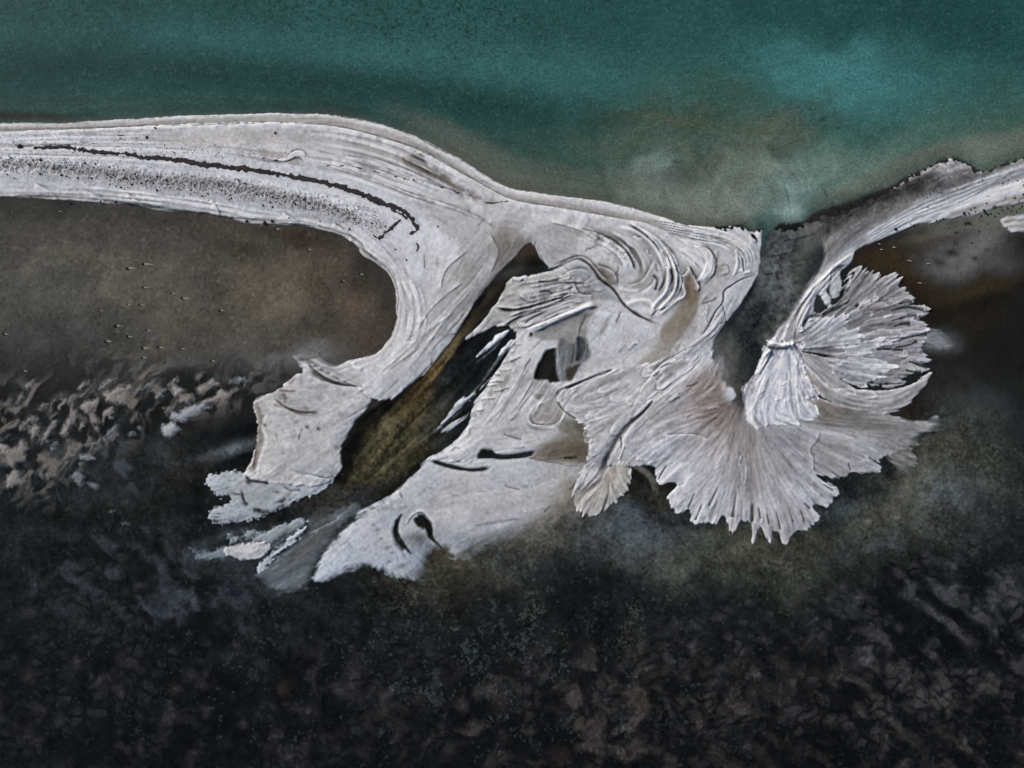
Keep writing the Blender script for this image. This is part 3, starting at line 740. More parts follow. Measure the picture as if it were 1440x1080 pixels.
# single mounds one can make out
for (x, y, rx, ry, an, rgb) in [ (198, 824, 9, 5, 0, (86, 84, 86)), (220, 842, 10, 6, 20, (66, 68, 72)), (158, 850, 11, 5, 10, (82, 82, 86)), (41, 860, 9, 6, 0, (86, 80, 78)), (105, 932, 9, 6, 10, (72, 64, 62)), (36, 953, 8, 7, 0, (70, 62, 58)), (246, 970, 10, 8, 20, (66, 58, 54)), (396, 968, 10, 10, 0, (84, 72, 66)), (700, 990, 13, 10, 40, (82, 70, 66)), (692, 972, 8, 6, 0, (88, 80, 76)), (890, 985, 12, 16, -30, (84, 70, 64)), (900, 1000, 9, 12, 20, (78, 66, 60)), (540, 1000, 11, 10, 0, (72, 62, 58)), (785, 1062, 16, 12, 0, (66, 54, 50)), (1105, 935, 20, 7, 35, (66, 60, 56)), (1155, 950, 16, 8, 30, (66, 58, 54)), (1218, 836, 17, 6, 40, (76, 76, 82)), (1298, 852, 14, 8, 20, (74, 74, 80)), (1250, 920, 12, 14, -20, (60, 58, 60)), (1345, 845, 14, 5, 30, (70, 70, 76)), (330, 800, 20, 10, 0, (76, 82, 88)), (270, 806, 12, 8, 10, (68, 74, 80))]:
    before = GC.copy() if False else None
    blob(GC, x, y, rx, ry, an, tuple(int(v) for v in rgb), .8 if y < 700 else .4, True, 1.3 if y < 700 else 1.0)
    blob(GZ, x, y, rx, ry, an, -.05, .8, True, 1.5)

wx_, wy_ = X + .55 * WXn + 2.5 * N12, Y + .55 * WYn + 2.5 * N40
for (sc, sd_, ax, reg, rgb, k) in ((21, 161, 1.0, np.clip(rg(1200, 960, 330, 150) + rg(1330, 840, 150, 80), 0, 1), (70, 68, 71), .8), (15, 162, 1.0, np.clip(rg(1150, 1000, 400, 110), 0, 1), (62, 57, 56), .6), (22, 163, 1.0, np.clip(rg(820, 1010, 300, 100), 0, 1), (68, 61, 59), .65), (19, 164, 1.0, np.clip(rg(300, 960, 420, 150) + rg(200, 820, 160, 60), 0, 1), (54, 54, 57), .6)):
    d1_, d2_, id_ = cells(wx_, wy_ * 1.15, sc, sd_)
    lump = sst(.72, .12, d1_ + .16 * N12 + .1 * N40) * sst(.0, .3, d2_ - d1_) * sst(.45, 1.05, id_ + .4 * N40 + .4 * N90)
    crev = (1 - sst(.0, .16, d2_ - d1_)) * reg * sst(-.2, .6, N40)
    GC *= (1 - .30 * crev)[..., None]
    GC += (lin(rgb) - GC) * (lump * reg * k)[..., None]
    GZ += .09 * lump * reg - .015 * crev
low = sst(560, 680, Y)
pits = sst(.55, .95, vnoise(X * .22, Y * .26, 121) + .3 * vnoise(X * .6, Y * .6, 122))
GC *= (1 - .35 * low * pits)[..., None]
GC *= np.clip(1 + low * (.08 * GR + .10 * fbm(X, Y, 5, 2, 123) + .22 * fbm(X, Y, 20, 4, 124)), .3, 2.2)[..., None]
stip = sst(1.7, 2.6, GR + .9 * fbm(X, Y, 30, 3, 125)) * low * np.clip(rg(660, 920, 420, 150) + .5, 0, 1)
GC += (lin((96, 110, 112)) - GC) * (stip * .22)[..., None]

# ------------------------------------------------------------------ sheets of sediment laid one over the other
HT = GZ.copy()
CT = GC.copy()
SHEETS = []


def sheet(name, pts, thick, ew, base, paint=None, fringe=0.0, fr=None, fade=0.0, rim=.35, rimw=2.0, streak=.02, rib=.02, detail=1.0, stc=.05, smooth=True, lip=.04, D_=None, foot=None, soft_z=None, fadeb=(), dirn=1.0, edgelines=False, relief=1.0):
    thick *= .62
    streak *= .55
    rib *= .5
    Dm = D_ or max(30, fade * 1.3 + 6, ew * 4)
    win, s = polysdf(pts, Dm, smooth)
    fr = L1 if fr is None else fr
    if fringe:
        s = s + fringe * fr[win] * np.exp(-np.abs(s) / 22)
    C = np.empty(s.shape + (3,), np.float32)
    C[:] = lin(base)
    COOL = np.array([.975, 1.0, 1.03], np.float32)
    if paint:
        FC = np.zeros((NY, NX, 3), np.float32)
        FC[win] = C
        paint(FC)
        C = FC[win].copy()
    l1, l2 = L1[win], L2[win]
    C *= COOL
    C *= np.clip(1 + dirn * (stc * 1.1 * l1 + stc * 1.0 * l2 + .025 * L0[win] + (.04 + .5 * stc) * L3[win]) + .035 * (dirn * LC[win] + (1 - dirn) * .9 * ISO[win]) + .05 * np.tanh(1.5 * (N40[win] + .4 * L3[win])) + .04 * N40[win] + .03 * N12[win] + .05 * GR[win], .4, 1.6)[..., None]
    if detail:
        damp_shade = np.clip(1 - (1 - M[win]) * detail, 0, 1)
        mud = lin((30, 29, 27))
        C = mud + (C - mud) * damp_shade[..., None] ** 1.15
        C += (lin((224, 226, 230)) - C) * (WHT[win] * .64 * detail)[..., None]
    if edgelines:
        em = np.clip(rg(230, 390, 420, 165)[win], 0, 1)
        for (c0, w0, g1, k1) in ((1.8, 1.5, 210, .85), (6.0, 2.0, 100, .7), (9.6, 1.4, 204, .6), (13, 1.5, 134, .4)):
            C += (lin((g1, g1 * .985, g1 * .97)) - C) * (k1 * em * np.exp(-((s - c0 + 1.0 * N12[win] + 1.2 * N40[win]) / w0) ** 2))[..., None]
    rm = np.exp(-((s - rimw) / (rimw + .6)) ** 2) * rim * np.clip(.6 + .5 * N12[win] + .4 * l2, 0, 1.2)
    C += (lin((216, 216, 218)) - C) * rm[..., None]
    z = HT[win] * (0.55 if foot is None else 0) + (foot or 0)
    g0 = 1 - np.exp(-np.maximum(s, 0) / ew)
    zb = (HT[win] + .03) * (1 - g0) + np.maximum(z, 0.02) * g0 + thick * g0 + lip * np.exp(-((s - 2.5) / 3) ** 2)
    zz = zb + detail * relief * D[win] + dirn * (streak * l1 + rib * l2 + (.010 + .3 * streak) * LC[win]) + (1 - dirn) * .009 * ISO[win] + .012 * N12[win] + .02 * N40[win]
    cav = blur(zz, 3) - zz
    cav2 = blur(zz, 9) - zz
    C *= np.clip(1 - 3.6 * np.clip(cav, -.03, .12) - 1.5 * np.clip(cav2, -.06, .2), .35, 1.25)[..., None]  # ambient shade put into the colour: hollows darker, lips lighter
    if fade:
        fade = np.full(s.shape, fade, np.float32)
        for (bx, by, brx, bry, bk) in fadeb:
            fade += bk * np.exp(-((X[win] - bx) / brx) ** 2 - ((Y[win] - by) / bry) ** 2)
        f = np.clip((s + 2 + np.minimum(fade, 12) * .35 * (N12[win] * .6 + L2[win] * .25)) / (fade + 2), 0, 1)
        f = f * f * (3 - 2 * f)
        C = CT[win] + (C - CT[win]) * f[..., None]
        zz = HT[win] + .015 + (zz - HT[win]) * np.clip(s / fade, 0, 1)
    else:
        zz = np.maximum(zz, HT[win] + .02)
    edge = np.clip(s / 1.2 + .5, 0, 1)
    zz = np.where(s > 1.2, zz, (HT[win] - .04) + (zz - HT[win] + .04) * edge)
    zz = np.where(s < -.6, HT[win] - .10, zz)
    mask = s > -2.2
    HT[win] = np.where(s > 0, np.maximum(zz, HT[win]), HT[win])
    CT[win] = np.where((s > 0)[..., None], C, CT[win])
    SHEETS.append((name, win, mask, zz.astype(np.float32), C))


ISO = fbm(X, Y, 6, 3, 141) + .5 * GR
SHORE = [(-110, 176), (0, 172), (90, 172), (130, 170), (180, 167), (275, 162), (360, 160), (460, 160), (492, 164), (522, 171), (555, 181), (585, 192), (610, 205), (640, 220), (665, 235), (690, 252), (720, 265), (782, 275), (850, 284), (895, 295), (932, 305), (960, 315), (1007, 319), (1040, 317), (1060, 326), (1072, 322), (1071, 350), (1066, 386), (1042, 427), (1020, 457), (1003, 490), (1012, 525), (1034, 562)]
LAG = [(925, 650), (850, 655), (800, 655), (745, 645), (715, 643), (690, 641), (660, 650), (630, 650), (604, 648), (635, 625), (657, 600), (665, 567), (680, 545), (700, 517), (725, 475), (720, 462), (697, 460), (655, 477), (675, 455), (695, 430), (718, 393), (755, 385), (770, 377), (760, 362), (745, 342), (715, 372), (690, 400), (665, 430), (640, 470), (610, 510), (580, 540), (552, 560), (527, 563), (500, 545), (470, 530), (430, 512), (412, 500), (440, 496), (470, 512), (490, 507), (515, 501), (535, 491), (548, 475), (556, 450), (556, 420), (552, 400), (545, 385), (530, 372), (510, 360), (500, 345), (480, 332), (455, 324), (422, 317), (380, 315), (347, 313), (320, 306), (275, 299), (225, 295), (187, 289), (150, 286), (100, 282), (50, 279), (0, 277), (-110, 275)]


def paint_spit(C):
    B = lambda *a: blob(C, *a)
    # bands along the left spit
    strip(C, [(-100, 186), (0, 183), (150, 178), (300, 171), (440, 169), (540, 188), (620, 222), (700, 272), (800, 290), (900, 309), (1000, 330)], 6, (150, 145, 139), .9, 1, 0, .1)
    strip(C, [(200, 205), (330, 195), (450, 195), (540, 208), (600, 235)], 16, (182, 176, 172), .7, 1)
    strip(C, [(150, 195), (300, 190), (400, 195)], 8, (186, 181, 176), .5, 1)
    strip(C, [(-100, 222), (100, 236), (200, 250), (330, 262), (450, 290), (520, 312)], 10, (146, 144, 142), .85, 1)
    strip(C, [(-100, 245), (100, 252), (250, 270), (400, 292), (500, 318)], 9, (176, 176, 178), .6, 1)
    strip(C, [(-110, 268), (100, 274), (280, 292), (400, 308), (490, 330), (535, 372)], 6, (216, 217, 221), .9, 1)
    strip(C, [(-110, 276), (0, 275), (100, 280), (220, 293), (330, 307), (420, 315), (480, 330), (512, 358), (545, 382), (556, 420), (553, 460), (535, 490), (500, 505)], 4.2, (136, 130, 122), .85, 1, 0, .05, 1.0)
    strip(C, [(-100, 212), (60, 224), (200, 238), (330, 250), (450, 276), (540, 312)], 5, (212, 213, 218), .7, 1, 0)
    strip(C, [(-100, 196), (100, 198), (300, 220), (450, 245), (580, 290), (680, 320)], 6, (208, 209, 213), .7, 1, 0)
    strip(C, [(280, 205), (400, 217), (520, 236), (620, 268)], 2, (140, 135, 130), .6, None, .1, .2, 1.5)
    strip(C, [(480, 216), (540, 226), (590, 246)], 2, (136, 130, 124), .6, None, .2, .2, 1.5)
    strip(C, [(300, 214), (420, 232), (520, 250), (600, 272)], 1.6, (150, 146, 142), .6, None, .1, .2, 1.5)
    strip(C, [(560, 268), (640, 290), (690, 312)], 2, (150, 147, 144), .6, None, .2, .2, 1.5)
    strip(C, [(520, 250), (600, 285), (680, 300), (720, 300)], 10, (190, 188, 188), .6, 1)
    strip(C, [(360, 213), (400, 222), (435, 226)], 6, (150, 142, 133), .7, 1, .2, .3, 2)
    strip(C, [(470, 208), (530, 218), (600, 240), (640, 262), (690, 284), (716, 282)], 6, (150, 143, 136), .6, 1, .2, .1, 2)
    strip(C, [(572, 224), (586, 232), (602, 242), (618, 252)], 8.5, (50, 46, 34), 1, None, .15, .2, 3)
    strip(C, [(612, 246), (630, 258), (650, 272)], 6, (92, 82, 70), .95, None, .2, .3, 3)
    strip(C, [(592, 222), (600, 230), (612, 236)], 3, (214, 214, 216), .8, None, .2, .3, 1)
    # warm flat between the two arms
    B(640, 350, 60, 44, -30, (176, 172, 168), .85)
    B(650, 400, 40, 60, 40, (172, 168, 164), .8)
    B(590, 470, 40, 50, 40, (182, 180, 178), .7)
    B(700, 345, 22, 60, 42, (132, 126, 120), .95)
    B(730, 345, 22, 18, 0, (136, 128, 121), .9)
    B(662, 428, 8, 60, 45, (124, 117, 108), .75)
    B(600, 320, 40, 18, 20, (206, 206, 210), .7)
    B(590, 370, 30, 40, 0, (200, 200, 204), .6)
    B(450, 515, 40, 14, 10, (158, 156, 155), .8)
    # swirl centre
    B(790, 340, 50, 24, 0, (162, 158, 153), .8)
    B(775, 360, 24, 18, 0, (158, 158, 160), .7)
    B(848, 385, 16, 16, 40, (140, 134, 127), .85)
    B(855, 362, 26, 16, 30, (198, 196, 194), .8)
    B(905, 370, 16, 34, -14, (160, 157, 153), .9)
    B(880, 405, 30, 12, -10, (170, 168, 165), .6)
    B(962, 400, 16, 20, -20, (128, 117, 104), .95)
    B(958, 440, 20, 30, 20, (134, 126, 113), .95)
    B(940, 475, 14, 24, 30, (140, 134, 124), .9)
    B(972, 388, 8, 8, 0, (120, 106, 92), .8)
    B(1012, 380, 10, 12, 0, (156, 146, 134), .8)
    B(995, 415, 26, 16, -20, (174, 172, 170), .7)
    B(1000, 465, 20, 50, 35, (192, 191, 192), .6)
    B(750, 410, 60, 18, -14, (152, 149, 147), .9)
    B(720, 440, 40, 14, -20, (154, 152, 150), .7)
    B(830, 395, 30, 14, 25, (160, 158, 156), .7)
    B(800, 460, 34, 30, 0, (152, 150, 147), .85)
    B(808, 495, 20, 30, 0, (128, 130, 130), .8)
    B(870, 480, 50, 34, -30, (190, 189, 189), .6)
    B(905, 515, 40, 14, -30, (172, 164, 156), .6)
    B(740, 540, 50, 40, -40, (184, 182, 179), .6)
    B(700, 590, 50, 40, -30, (188, 185, 182), .6)
    B(760, 525, 30, 16, -30, (170, 170, 170), .6)
    B(730, 600, 60, 26, 0, (176, 176, 177), .6)
    B(800, 628, 46, 22, -12, (118, 112, 102), .9)
    B(812, 640, 26, 10, 0, (92, 86, 76), .8)
    B(805, 592, 20, 14, 0, (126, 122, 114), .8)
    B(790, 650, 50, 10, -5, (128, 122, 113), .6)
    B(760, 600, 10, 4, 0, (92, 90, 84), .8)
    B(690, 690, 90, 26, -5, (190, 188, 186), .7)
    B(660, 755, 40, 14, 10, (142, 146, 150), .8)
    B(740, 740, 50, 20, -20, (140, 138, 132), .8)
    B(790, 715, 40, 18, -35, (130, 122, 106), .85)
    B(590, 690, 50, 20, -40, (160, 164, 168), .8)
    B(540, 730, 30, 16, -40, (158, 163, 169), .7)
    B(490, 780, 40, 24, -30, (178, 184, 192), .7)
    B(585, 785, 20, 24, 0, (118, 126, 134), .8)
    B(880, 650, 40, 14, 0, (150, 146, 140), .6)
    B(950, 560, 30, 14, -40, (186, 184, 185), .5)
    fill(C, [(566, 224), (574, 219), (592, 218), (600, 228), (606, 240), (614, 251), (600, 248), (585, 242), (572, 235)], (116, 107, 95), .95, 2.5)
    fill(C, [(580, 221), (591, 219), (600, 231), (607, 244), (600, 244), (589, 235), (582, 230)], (46, 42, 27), .95, 2.5)
    mot = sst(-.2, .7, fbm(X, Y, 6, 3, 131))
    CM = C.copy()
    strip(CM, [(602, 240), (622, 254), (642, 266), (662, 276), (690, 286)], 6, (96, 86, 76), 1, 1, .05, .3, 1)
    C += (CM - C) * mot[..., None]
    strip(C, [(545, 268), (590, 280), (640, 296), (680, 312), (705, 324)], 1.8, (120, 116, 112), .6, None, .2, .1, .8)
    fill(C, [(590, 288), (640, 302), (682, 318), (690, 345), (672, 372), (650, 360), (632, 340), (606, 318), (592, 302)], (170, 168, 167), .6, 6, 3)
    fill(C, [(584, 300), (604, 318), (640, 345), (640, 372), (618, 362), (596, 345), (588, 330)], (208, 208, 212), .55, 6, 3)
    # pitted and speckled crust on the spit
    pit = np.zeros((NY, NX, 3), np.float32)
    msk = np.zeros((NY, NX, 3), np.float32)
    strip(msk, [(-100, 225), (80, 236), (200, 249), (330, 264), (440, 284), (510, 308), (540, 322)], 13, (255, 255, 255), KW, 1, 0, .1)
    strip(msk, [(250, 196), (330, 200), (420, 200), (480, 208)], 9, (255, 255, 255), KW * .45, 1)
    sp = sst(.35, .85, vnoise(X * .42 + .1 * N12, Y * .30, 77) * .7 + vnoise(X * .21, Y * .2, 78) * .35 + .1 * GR)
    C *= 1 - (.42 * msk[..., 0:1] * sp[..., None])
    C *= (1 - .05 * sst(.5, 1, vnoise(X * .35, Y * .35, 79)) * sst(420, 300, Y))[..., None]
    F = lambda *q, **k: fill(C, *q, **k)
    F([(703, 338), (726, 340), (746, 334), (739, 352), (713, 375), (698, 395), (676, 416), (660, 440), (645, 462), (652, 440), (670, 412), (692, 382)], (128, 120, 112), .9, 4)
    F([(746, 332), (757, 355), (768, 378), (786, 366), (812, 355), (800, 336), (790, 326), (766, 315)], (160, 159, 160), .8, 3)
    F([(829, 371), (846, 375), (862, 388), (866, 401), (849, 397), (832, 382)], (118, 111, 103), .9, 3)
    F([(832, 355), (859, 355), (879, 368), (886, 388), (866, 378), (846, 366)], (200, 199, 198), .8, 4)
    F([(819, 328), (859, 342), (886, 361), (896, 385), (889, 405), (909, 401), (916, 371), (899, 345), (866, 325)], (150, 146, 142), .85, 4)
    F([(860, 318), (885, 322), (900, 335), (905, 350), (890, 340), (872, 330)], (196, 195, 194), .6, 4)
    F([(806, 375), (832, 378), (846, 398), (872, 425), (852, 423), (812, 411)], (150, 152, 155), .85, 3)
    F([(957, 395), (969, 381), (980, 405), (982, 421), (975, 448), (952, 475), (932, 483), (929, 461), (945, 445), (960, 421)], (134, 126, 112), .95, 3)
    F([(957, 393), (969, 381), (980, 405), (981, 419), (968, 428), (960, 415)], (122, 105, 88), .85, 3)
    F([(932, 470), (955, 468), (940, 495), (910, 520), (890, 525), (905, 505)], (146, 139, 128), .7, 7)
    F([(700, 405), (740, 392), (800, 385), (835, 405), (838, 412), (800, 418), (760, 432), (720, 440), (680, 462), (672, 470), (690, 436)], (154, 151, 149), .85, 4)
    F([(700, 455), (730, 440), (780, 425), (838, 412), (850, 418), (800, 432), (752, 452), (716, 466)], (164, 160, 156), .7, 3)
    F([(839, 430), (828, 451), (819, 481), (776, 478), (745, 472), (799, 446)], (146, 143, 139), .9, 3)  # shade under the bright ridge, painted into the colour
    F([(826, 434), (842, 432), (836, 442), (826, 446)], (112, 106, 100), .8, 2)
    F([(862, 425), (900, 450), (925, 468), (900, 490), (850, 510), (830, 505), (826, 470), (836, 445)], (188, 188, 189), .6, 6)
    F([(560, 500), (620, 430), (640, 400), (612, 480), (570, 530), (535, 545)], (178, 176, 175), .5, 8)
    F([(735, 520), (752, 500), (750, 535), (730, 560), (712, 570)], (168, 167, 165), .7, 5)
    F([(750, 535), (775, 540), (786, 552), (768, 560), (755, 552)], (142, 142, 140), .8, 4)  # painted shadow patch below the hole
    F([(752, 552), (760, 556), (756, 562), (750, 558)], (84, 80, 70), .8, 2)
    # olive pools round the rounded tongue
    F([(795, 590), (815, 594), (826, 604), (824, 622), (806, 618), (788, 606), (784, 598)], (112, 108, 97), .9, 5, 2)
    F([(805, 590), (820, 598), (826, 610), (812, 606)], (84, 79, 68), .8, 4)
    F([(742, 594), (757, 602), (776, 604), (762, 606), (745, 601)], (84, 80, 70), .85, 3)
    F([(770, 622), (800, 612), (822, 618), (830, 640), (820, 654), (780, 652), (735, 646)], (110, 101, 87), .85, 8, 2.5)
    F([(800, 630), (824, 624), (826, 642), (800, 646)], (88, 80, 67), .7, 6, 2.5)
    F([(1066, 388), (1046, 430), (1024, 457), (1018, 450), (1022, 420), (1040, 398)], (184, 184, 186), .5, 4)
    F([(700, 470), (728, 470), (735, 485), (712, 530), (690, 560), (700, 520)], (164, 162, 159), .5, 6)
    # grainy drift along the right bank of the channel
    rag = sst(.2, .9, fbm(X, Y, 8, 3, 97) + .4 * L2) * np.clip(rg(690, 560, 60, 20, -52), 0, 1)
    C += (lin((116, 114, 110)) - C) * (rag * .7)[..., None]
    for (w, rgb, sf) in ((POOL1, (34, 28, 21), 2), (POOL2, (40, 43, 44), 2), (HOLE, (24, 23, 21), 2.2), (HOLE2, (110, 112, 113), 3), (HOLE4, (58, 54, 42), 2.5)):
        F(w, rgb, 1, sf, 1.3, 1.2)
    for (p, w, rgb) in (([(818, 472), (821, 486), (817, 500), (810, 510)], 3, (40, 41, 40)), ([(797, 490), (796, 505), (792, 525)], 1.5, (140, 142, 144)), ([(806, 482), (806, 496), (803, 512)], 1.6, (76, 78, 78)), ([(826, 482), (826, 494), (822, 503)], 1.6, (62, 62, 60)), ([(786, 494), (786, 512), (789, 530)], 2.4, (132, 136, 140)), ([(793, 476), (789, 484), (786, 490)], 2.5, (96, 96, 95))):
        strip(C, p, w, rgb, .85, None, .15, .15, .6)


HOLE = [(752, 532), (755, 515), (762, 502), (768, 492), (775, 491), (783, 492), (783, 515), (786, 530), (788, 537), (775, 538), (766, 534)]
HOLE2 = [(783, 490), (788, 476), (800, 482), (812, 480), (822, 474), (829, 490), (826, 505), (815, 512), (802, 518), (797, 535), (786, 536)]
HOLE3 = [(811, 476), (818, 474), (820, 490), (816, 505), (810, 508), (812, 490)]
HOLE4 = [(797, 520), (806, 514), (816, 512), (808, 524), (802, 534), (796, 534)]
for w in (HOLE, HOLE3):
    win, s = polysdf(w, 10)
    D[win] -= .2 * sst(-2, 4, s)
# tone of the pitted crust also gets relief
pm = np.zeros((NY, NX, 3), np.float32)
strip(pm, [(-100, 225), (80, 236), (200, 249), (330, 264), (440, 284), (510, 308), (540, 322)], 13, (255, 255, 255), KW, 1, 0, .1)
D += .05 * pm[..., 0] * vnoise(X * .38, Y * .3, 81)
# berm of the lake side, rolls of the lagoon side
ledge([(-110, 189), (0, 185), (130, 181), (250, 177), (360, 174), (430, 175), (480, 180), (540, 195), (600, 216), (660, 250), (720, 281), (790, 293), (880, 309), (950, 322)], .14, 8, .12, .7, ta=.2)
for (a, b, c) in [((50, 258), (70, 268), (84, 281)), ((300, 282), (306, 292), (312, 302)), ((180, 272), (200, 286), (215, 294)), ((400, 298), (410, 306), (424, 314)), ((470, 312), (484, 324), (500, 338)), ((120, 268), (140, 276), (150, 284))]:
    ledge([a, b, c], .09, 8, .1, .3)
for pp in [[(-60, 279), (60, 276), (150, 282), (240, 294), (330, 306), (420, 313)], [(380, 312), (450, 319), (500, 336), (525, 362), (548, 384)], [(470, 326), (510, 350), (545, 378), (560, 410), (560, 450)]]:
    ledge(R(pp), .1, 4, .3, .4)
ledge(R([(360, 225), (400, 228), (420, 222), (430, 230)]), .08, 4, .3, .4)
ledge([(405, 222), (415, 213), (428, 214), (432, 222)], .08, 4, .2, .4)
ledge([(480, 220), (520, 226), (560, 245), (600, 258), (650, 272)], .08, 6, .25, .3)
ledge([(560, 268), (610, 282), (660, 300), (690, 315)], .07, 8, .15, .25)
ledge([(500, 232), (540, 238), (590, 252)], .05, 5, .2, .2)
M[:] = np.clip(M, .06, 1)

COMMA = [(582, 730), (590, 726), (600, 729), (607, 738), (607, 750), (613, 763), (603, 758), (598, 746), (594, 742), (588, 741)]
CRESC = [(556, 738), (561, 726), (566, 723), (562, 738), (562, 752), (570, 765), (578, 778), (568, 771), (558, 760), (554, 748)]
POOL1 = [(672, 645), (676, 634), (692, 633), (700, 640), (720, 642), (752, 634), (748, 641), (718, 647), (690, 646)]
POOL2 = [(603, 648), (630, 651), (655, 657), (672, 659), (692, 656), (681, 663), (655, 663), (628, 658)]


def paint_slab(C):
    B = lambda *a: blob(C, *a)
    B(700, 690, 90, 30, -5, (186, 183, 182), .7)
    B(630, 700, 40, 30, -30, (192, 186, 184), .7)
    B(600, 690, 30, 20, -40, (160, 164, 168), .7)
    B(555, 720, 30, 16, -40, (160, 166, 172), .8)
    B(500, 765, 40, 24, -40, (182, 187, 194), .8)
    B(470, 800, 30, 16, -20, (178, 188, 200), .8)
    B(580, 745, 10, 18, 10, (186, 190, 194), .7)
    B(588, 790, 24, 22, 0, (128, 138, 148), .85)
    B(548, 790, 40, 14, 5, (170, 178, 188), .7)
    B(575, 760, 12, 12, 0, (120, 126, 130), .7)
    B(590, 758, 9, 12, 20, (52, 54, 52), .8)
    B(640, 760, 40, 14, 12, (146, 151, 156), .85)
    B(700, 752, 50, 12, -12, (134, 138, 140), .85)
    B(760, 735, 40, 20, -28, (132, 128, 117), .85)
    B(800, 705, 40, 26, -38, (132, 124, 108), .9)
    B(720, 765, 50, 10, -12, (112, 106, 92), .8)
    B(650, 742, 60, 5, 0, (168, 166, 166), .5)
    B(800, 660, 40, 14, 0, (160, 158, 154), .6)
    for (x, y, r) in ((546, 770, 5), (537, 757, 3), (552, 778, 4), (566, 796, 6), (532, 745, 4), (548, 790, 4), (525, 738, 3), (518, 795, 7), (495, 800, 4), (606, 640, 4), (572, 712, 3), (565, 724, 3), (606, 686, 3)):
        B(x, y, r, r * .55, -20, (86, 88, 90), .75)
    C *= (1 - .25 * sst(.45, 1.0, fbm(X, Y, 10, 3, 95)) * sst(640, 520, X + (Y - 700) * .3))[..., None]
    for (w, rgb) in ((COMMA, (16, 18, 17)), (CRESC, (24, 28, 30))):
        win, s = polysdf(w, 10)
        s = s + .8 * L2[win] + .9 * N12[win]
        C[win] += (lin(rgb) - C[win]) * sst(-1.6, 2.2, s)[..., None]


for w in (COMMA, CRESC, POOL1, POOL2):
    win, s = polysdf(w, 10)
    D[win] -= .16 * sst(-2, 4, s)
SLAB = [(850, 640), (800, 636), (740, 636), (690, 640), (650, 646), (604, 642), (577, 667), (540, 702), (505, 722), (464, 765), (437, 812), (452, 823), (493, 804), (520, 800), (551, 812), (582, 816), (600, 806), (606, 790), (610, 772), (640, 786), (700, 778), (765, 758), (815, 736), (856, 694), (870, 660)]
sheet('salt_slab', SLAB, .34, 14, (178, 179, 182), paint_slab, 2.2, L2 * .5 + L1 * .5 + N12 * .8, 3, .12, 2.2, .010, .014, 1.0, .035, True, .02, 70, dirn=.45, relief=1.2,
      fadeb=[(690, 775, 60, 30, 40), (770, 740, 60, 44, 56), (840, 690, 40, 50, 40), (595, 805, 22, 22, 20), (500, 800, 50, 14, 8), (480, 745, 40, 40, 5), (540, 700, 40, 20, 4)])
SHEETS[-1] = SHEETS[-1] + ('smooth grey-white slab of salt south of the two dark slits, with a black comma-shaped hook', 'salt slab', None)
for w in (COMMA, CRESC, POOL1, POOL2, HOLE, HOLE2, HOLE4):
    win, s_ = polysdf(w, 10)
    q = sst(-1.5, 1.5, s_)
    WHT[win] *= 1 - q
    M[win] = M[win] + (1 - M[win]) * q
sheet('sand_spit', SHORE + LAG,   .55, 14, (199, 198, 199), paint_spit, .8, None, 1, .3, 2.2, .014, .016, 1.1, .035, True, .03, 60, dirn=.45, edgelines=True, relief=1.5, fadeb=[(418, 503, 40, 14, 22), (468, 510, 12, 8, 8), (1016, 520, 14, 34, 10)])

# pale submerged margin where the central flat slides under the lagoon
RSP = [(1560, 180), (1440, 221), (1398, 238), (1378, 241), (1357, 228), (1335, 223), (1300, 238), (1262, 257), (1200, 283), (1150, 298), (1128, 310), (1140, 335), (1158, 352), (1150, 378), (1133, 405), (1110, 440), (1090, 470), (1083, 480), (1092, 488), (1106, 487), (1122, 481), (1138, 474), (1139, 466), (1130, 458), (1136, 449), (1144, 444), (1147, 425), (1151, 416), (1160, 428), (1170, 434), (1170, 424), (1166, 410), (1172, 420), (1181, 417), (1184, 398), (1183, 380), (1190, 378), (1200, 366), (1204, 352), (1250, 334), (1292, 316), (1360, 305), (1400, 293), (1445, 284), (1560, 262)]


def paint_rspit(C):
    strip(C, [(1560, 195), (1440, 232), (1360, 252), (1270, 275), (1180, 310), (1140, 345)], 22, (84, 83, 82), .97, 1, 0, 0)
    strip(C, [(1330, 235), (1280, 262), (1200, 292), (1135, 315)], 15, (40, 41, 41), .95, 1, .15, 0, 5)
    strip(C, [(1290, 285), (1240, 305), (1190, 335), (1160, 365)], 14, (100, 95, 91), .7, 1)
    strip(C, [(1250, 300), (1200, 330), (1160, 370), (1120, 425), (1096, 465)], 5, (104, 104, 106), .8, 1)
    strip(C, [(1560, 212), (1440, 238), (1370, 262), (1290, 292), (1215, 338), (1170, 378), (1140, 412)], 7, (150, 152, 156), .85, 1, 0)
    strip(C, [(1560, 205), (1440, 233), (1360, 262)], 4, (186, 188, 192), .7, 1, 0)
    strip(C, [(1560, 238), (1440, 262), (1370, 284), (1300, 302), (1215, 345)], 11, (216, 217, 220), .95, None, 0)
    strip(C, [(1560, 258), (1440, 278), (1380, 290), (1330, 304)], 6, (150, 136, 122), .6, 1, 0)
    strip(C, [(1200, 358), (1165, 392), (1135, 430), (1118, 465)], 11, (212, 212, 214), .9, None, 0)
    strip(C, [(1160, 440), (1150, 436), (1145, 446)], 5, (128, 120, 112), .8, 1)
    C *= np.clip(1 + (.22 * fbm(X, Y, 5, 3, 112) + .12 * GR + .15 * N12) * sst(300, 250, Y + (X - 1300) * .42), .3, 2)[..., None]
    st = aniso(70, 3.0, -32, 3, 61)
    C *= (1 + .10 * st * sst(1120, 1200, X))[..., None]
    C *= (1 - .35 * sst(.45, .9, vnoise(X * .4, Y * .4, 62)) * sst(310, 285, Y + (X - 1250) * .35))[..., None]


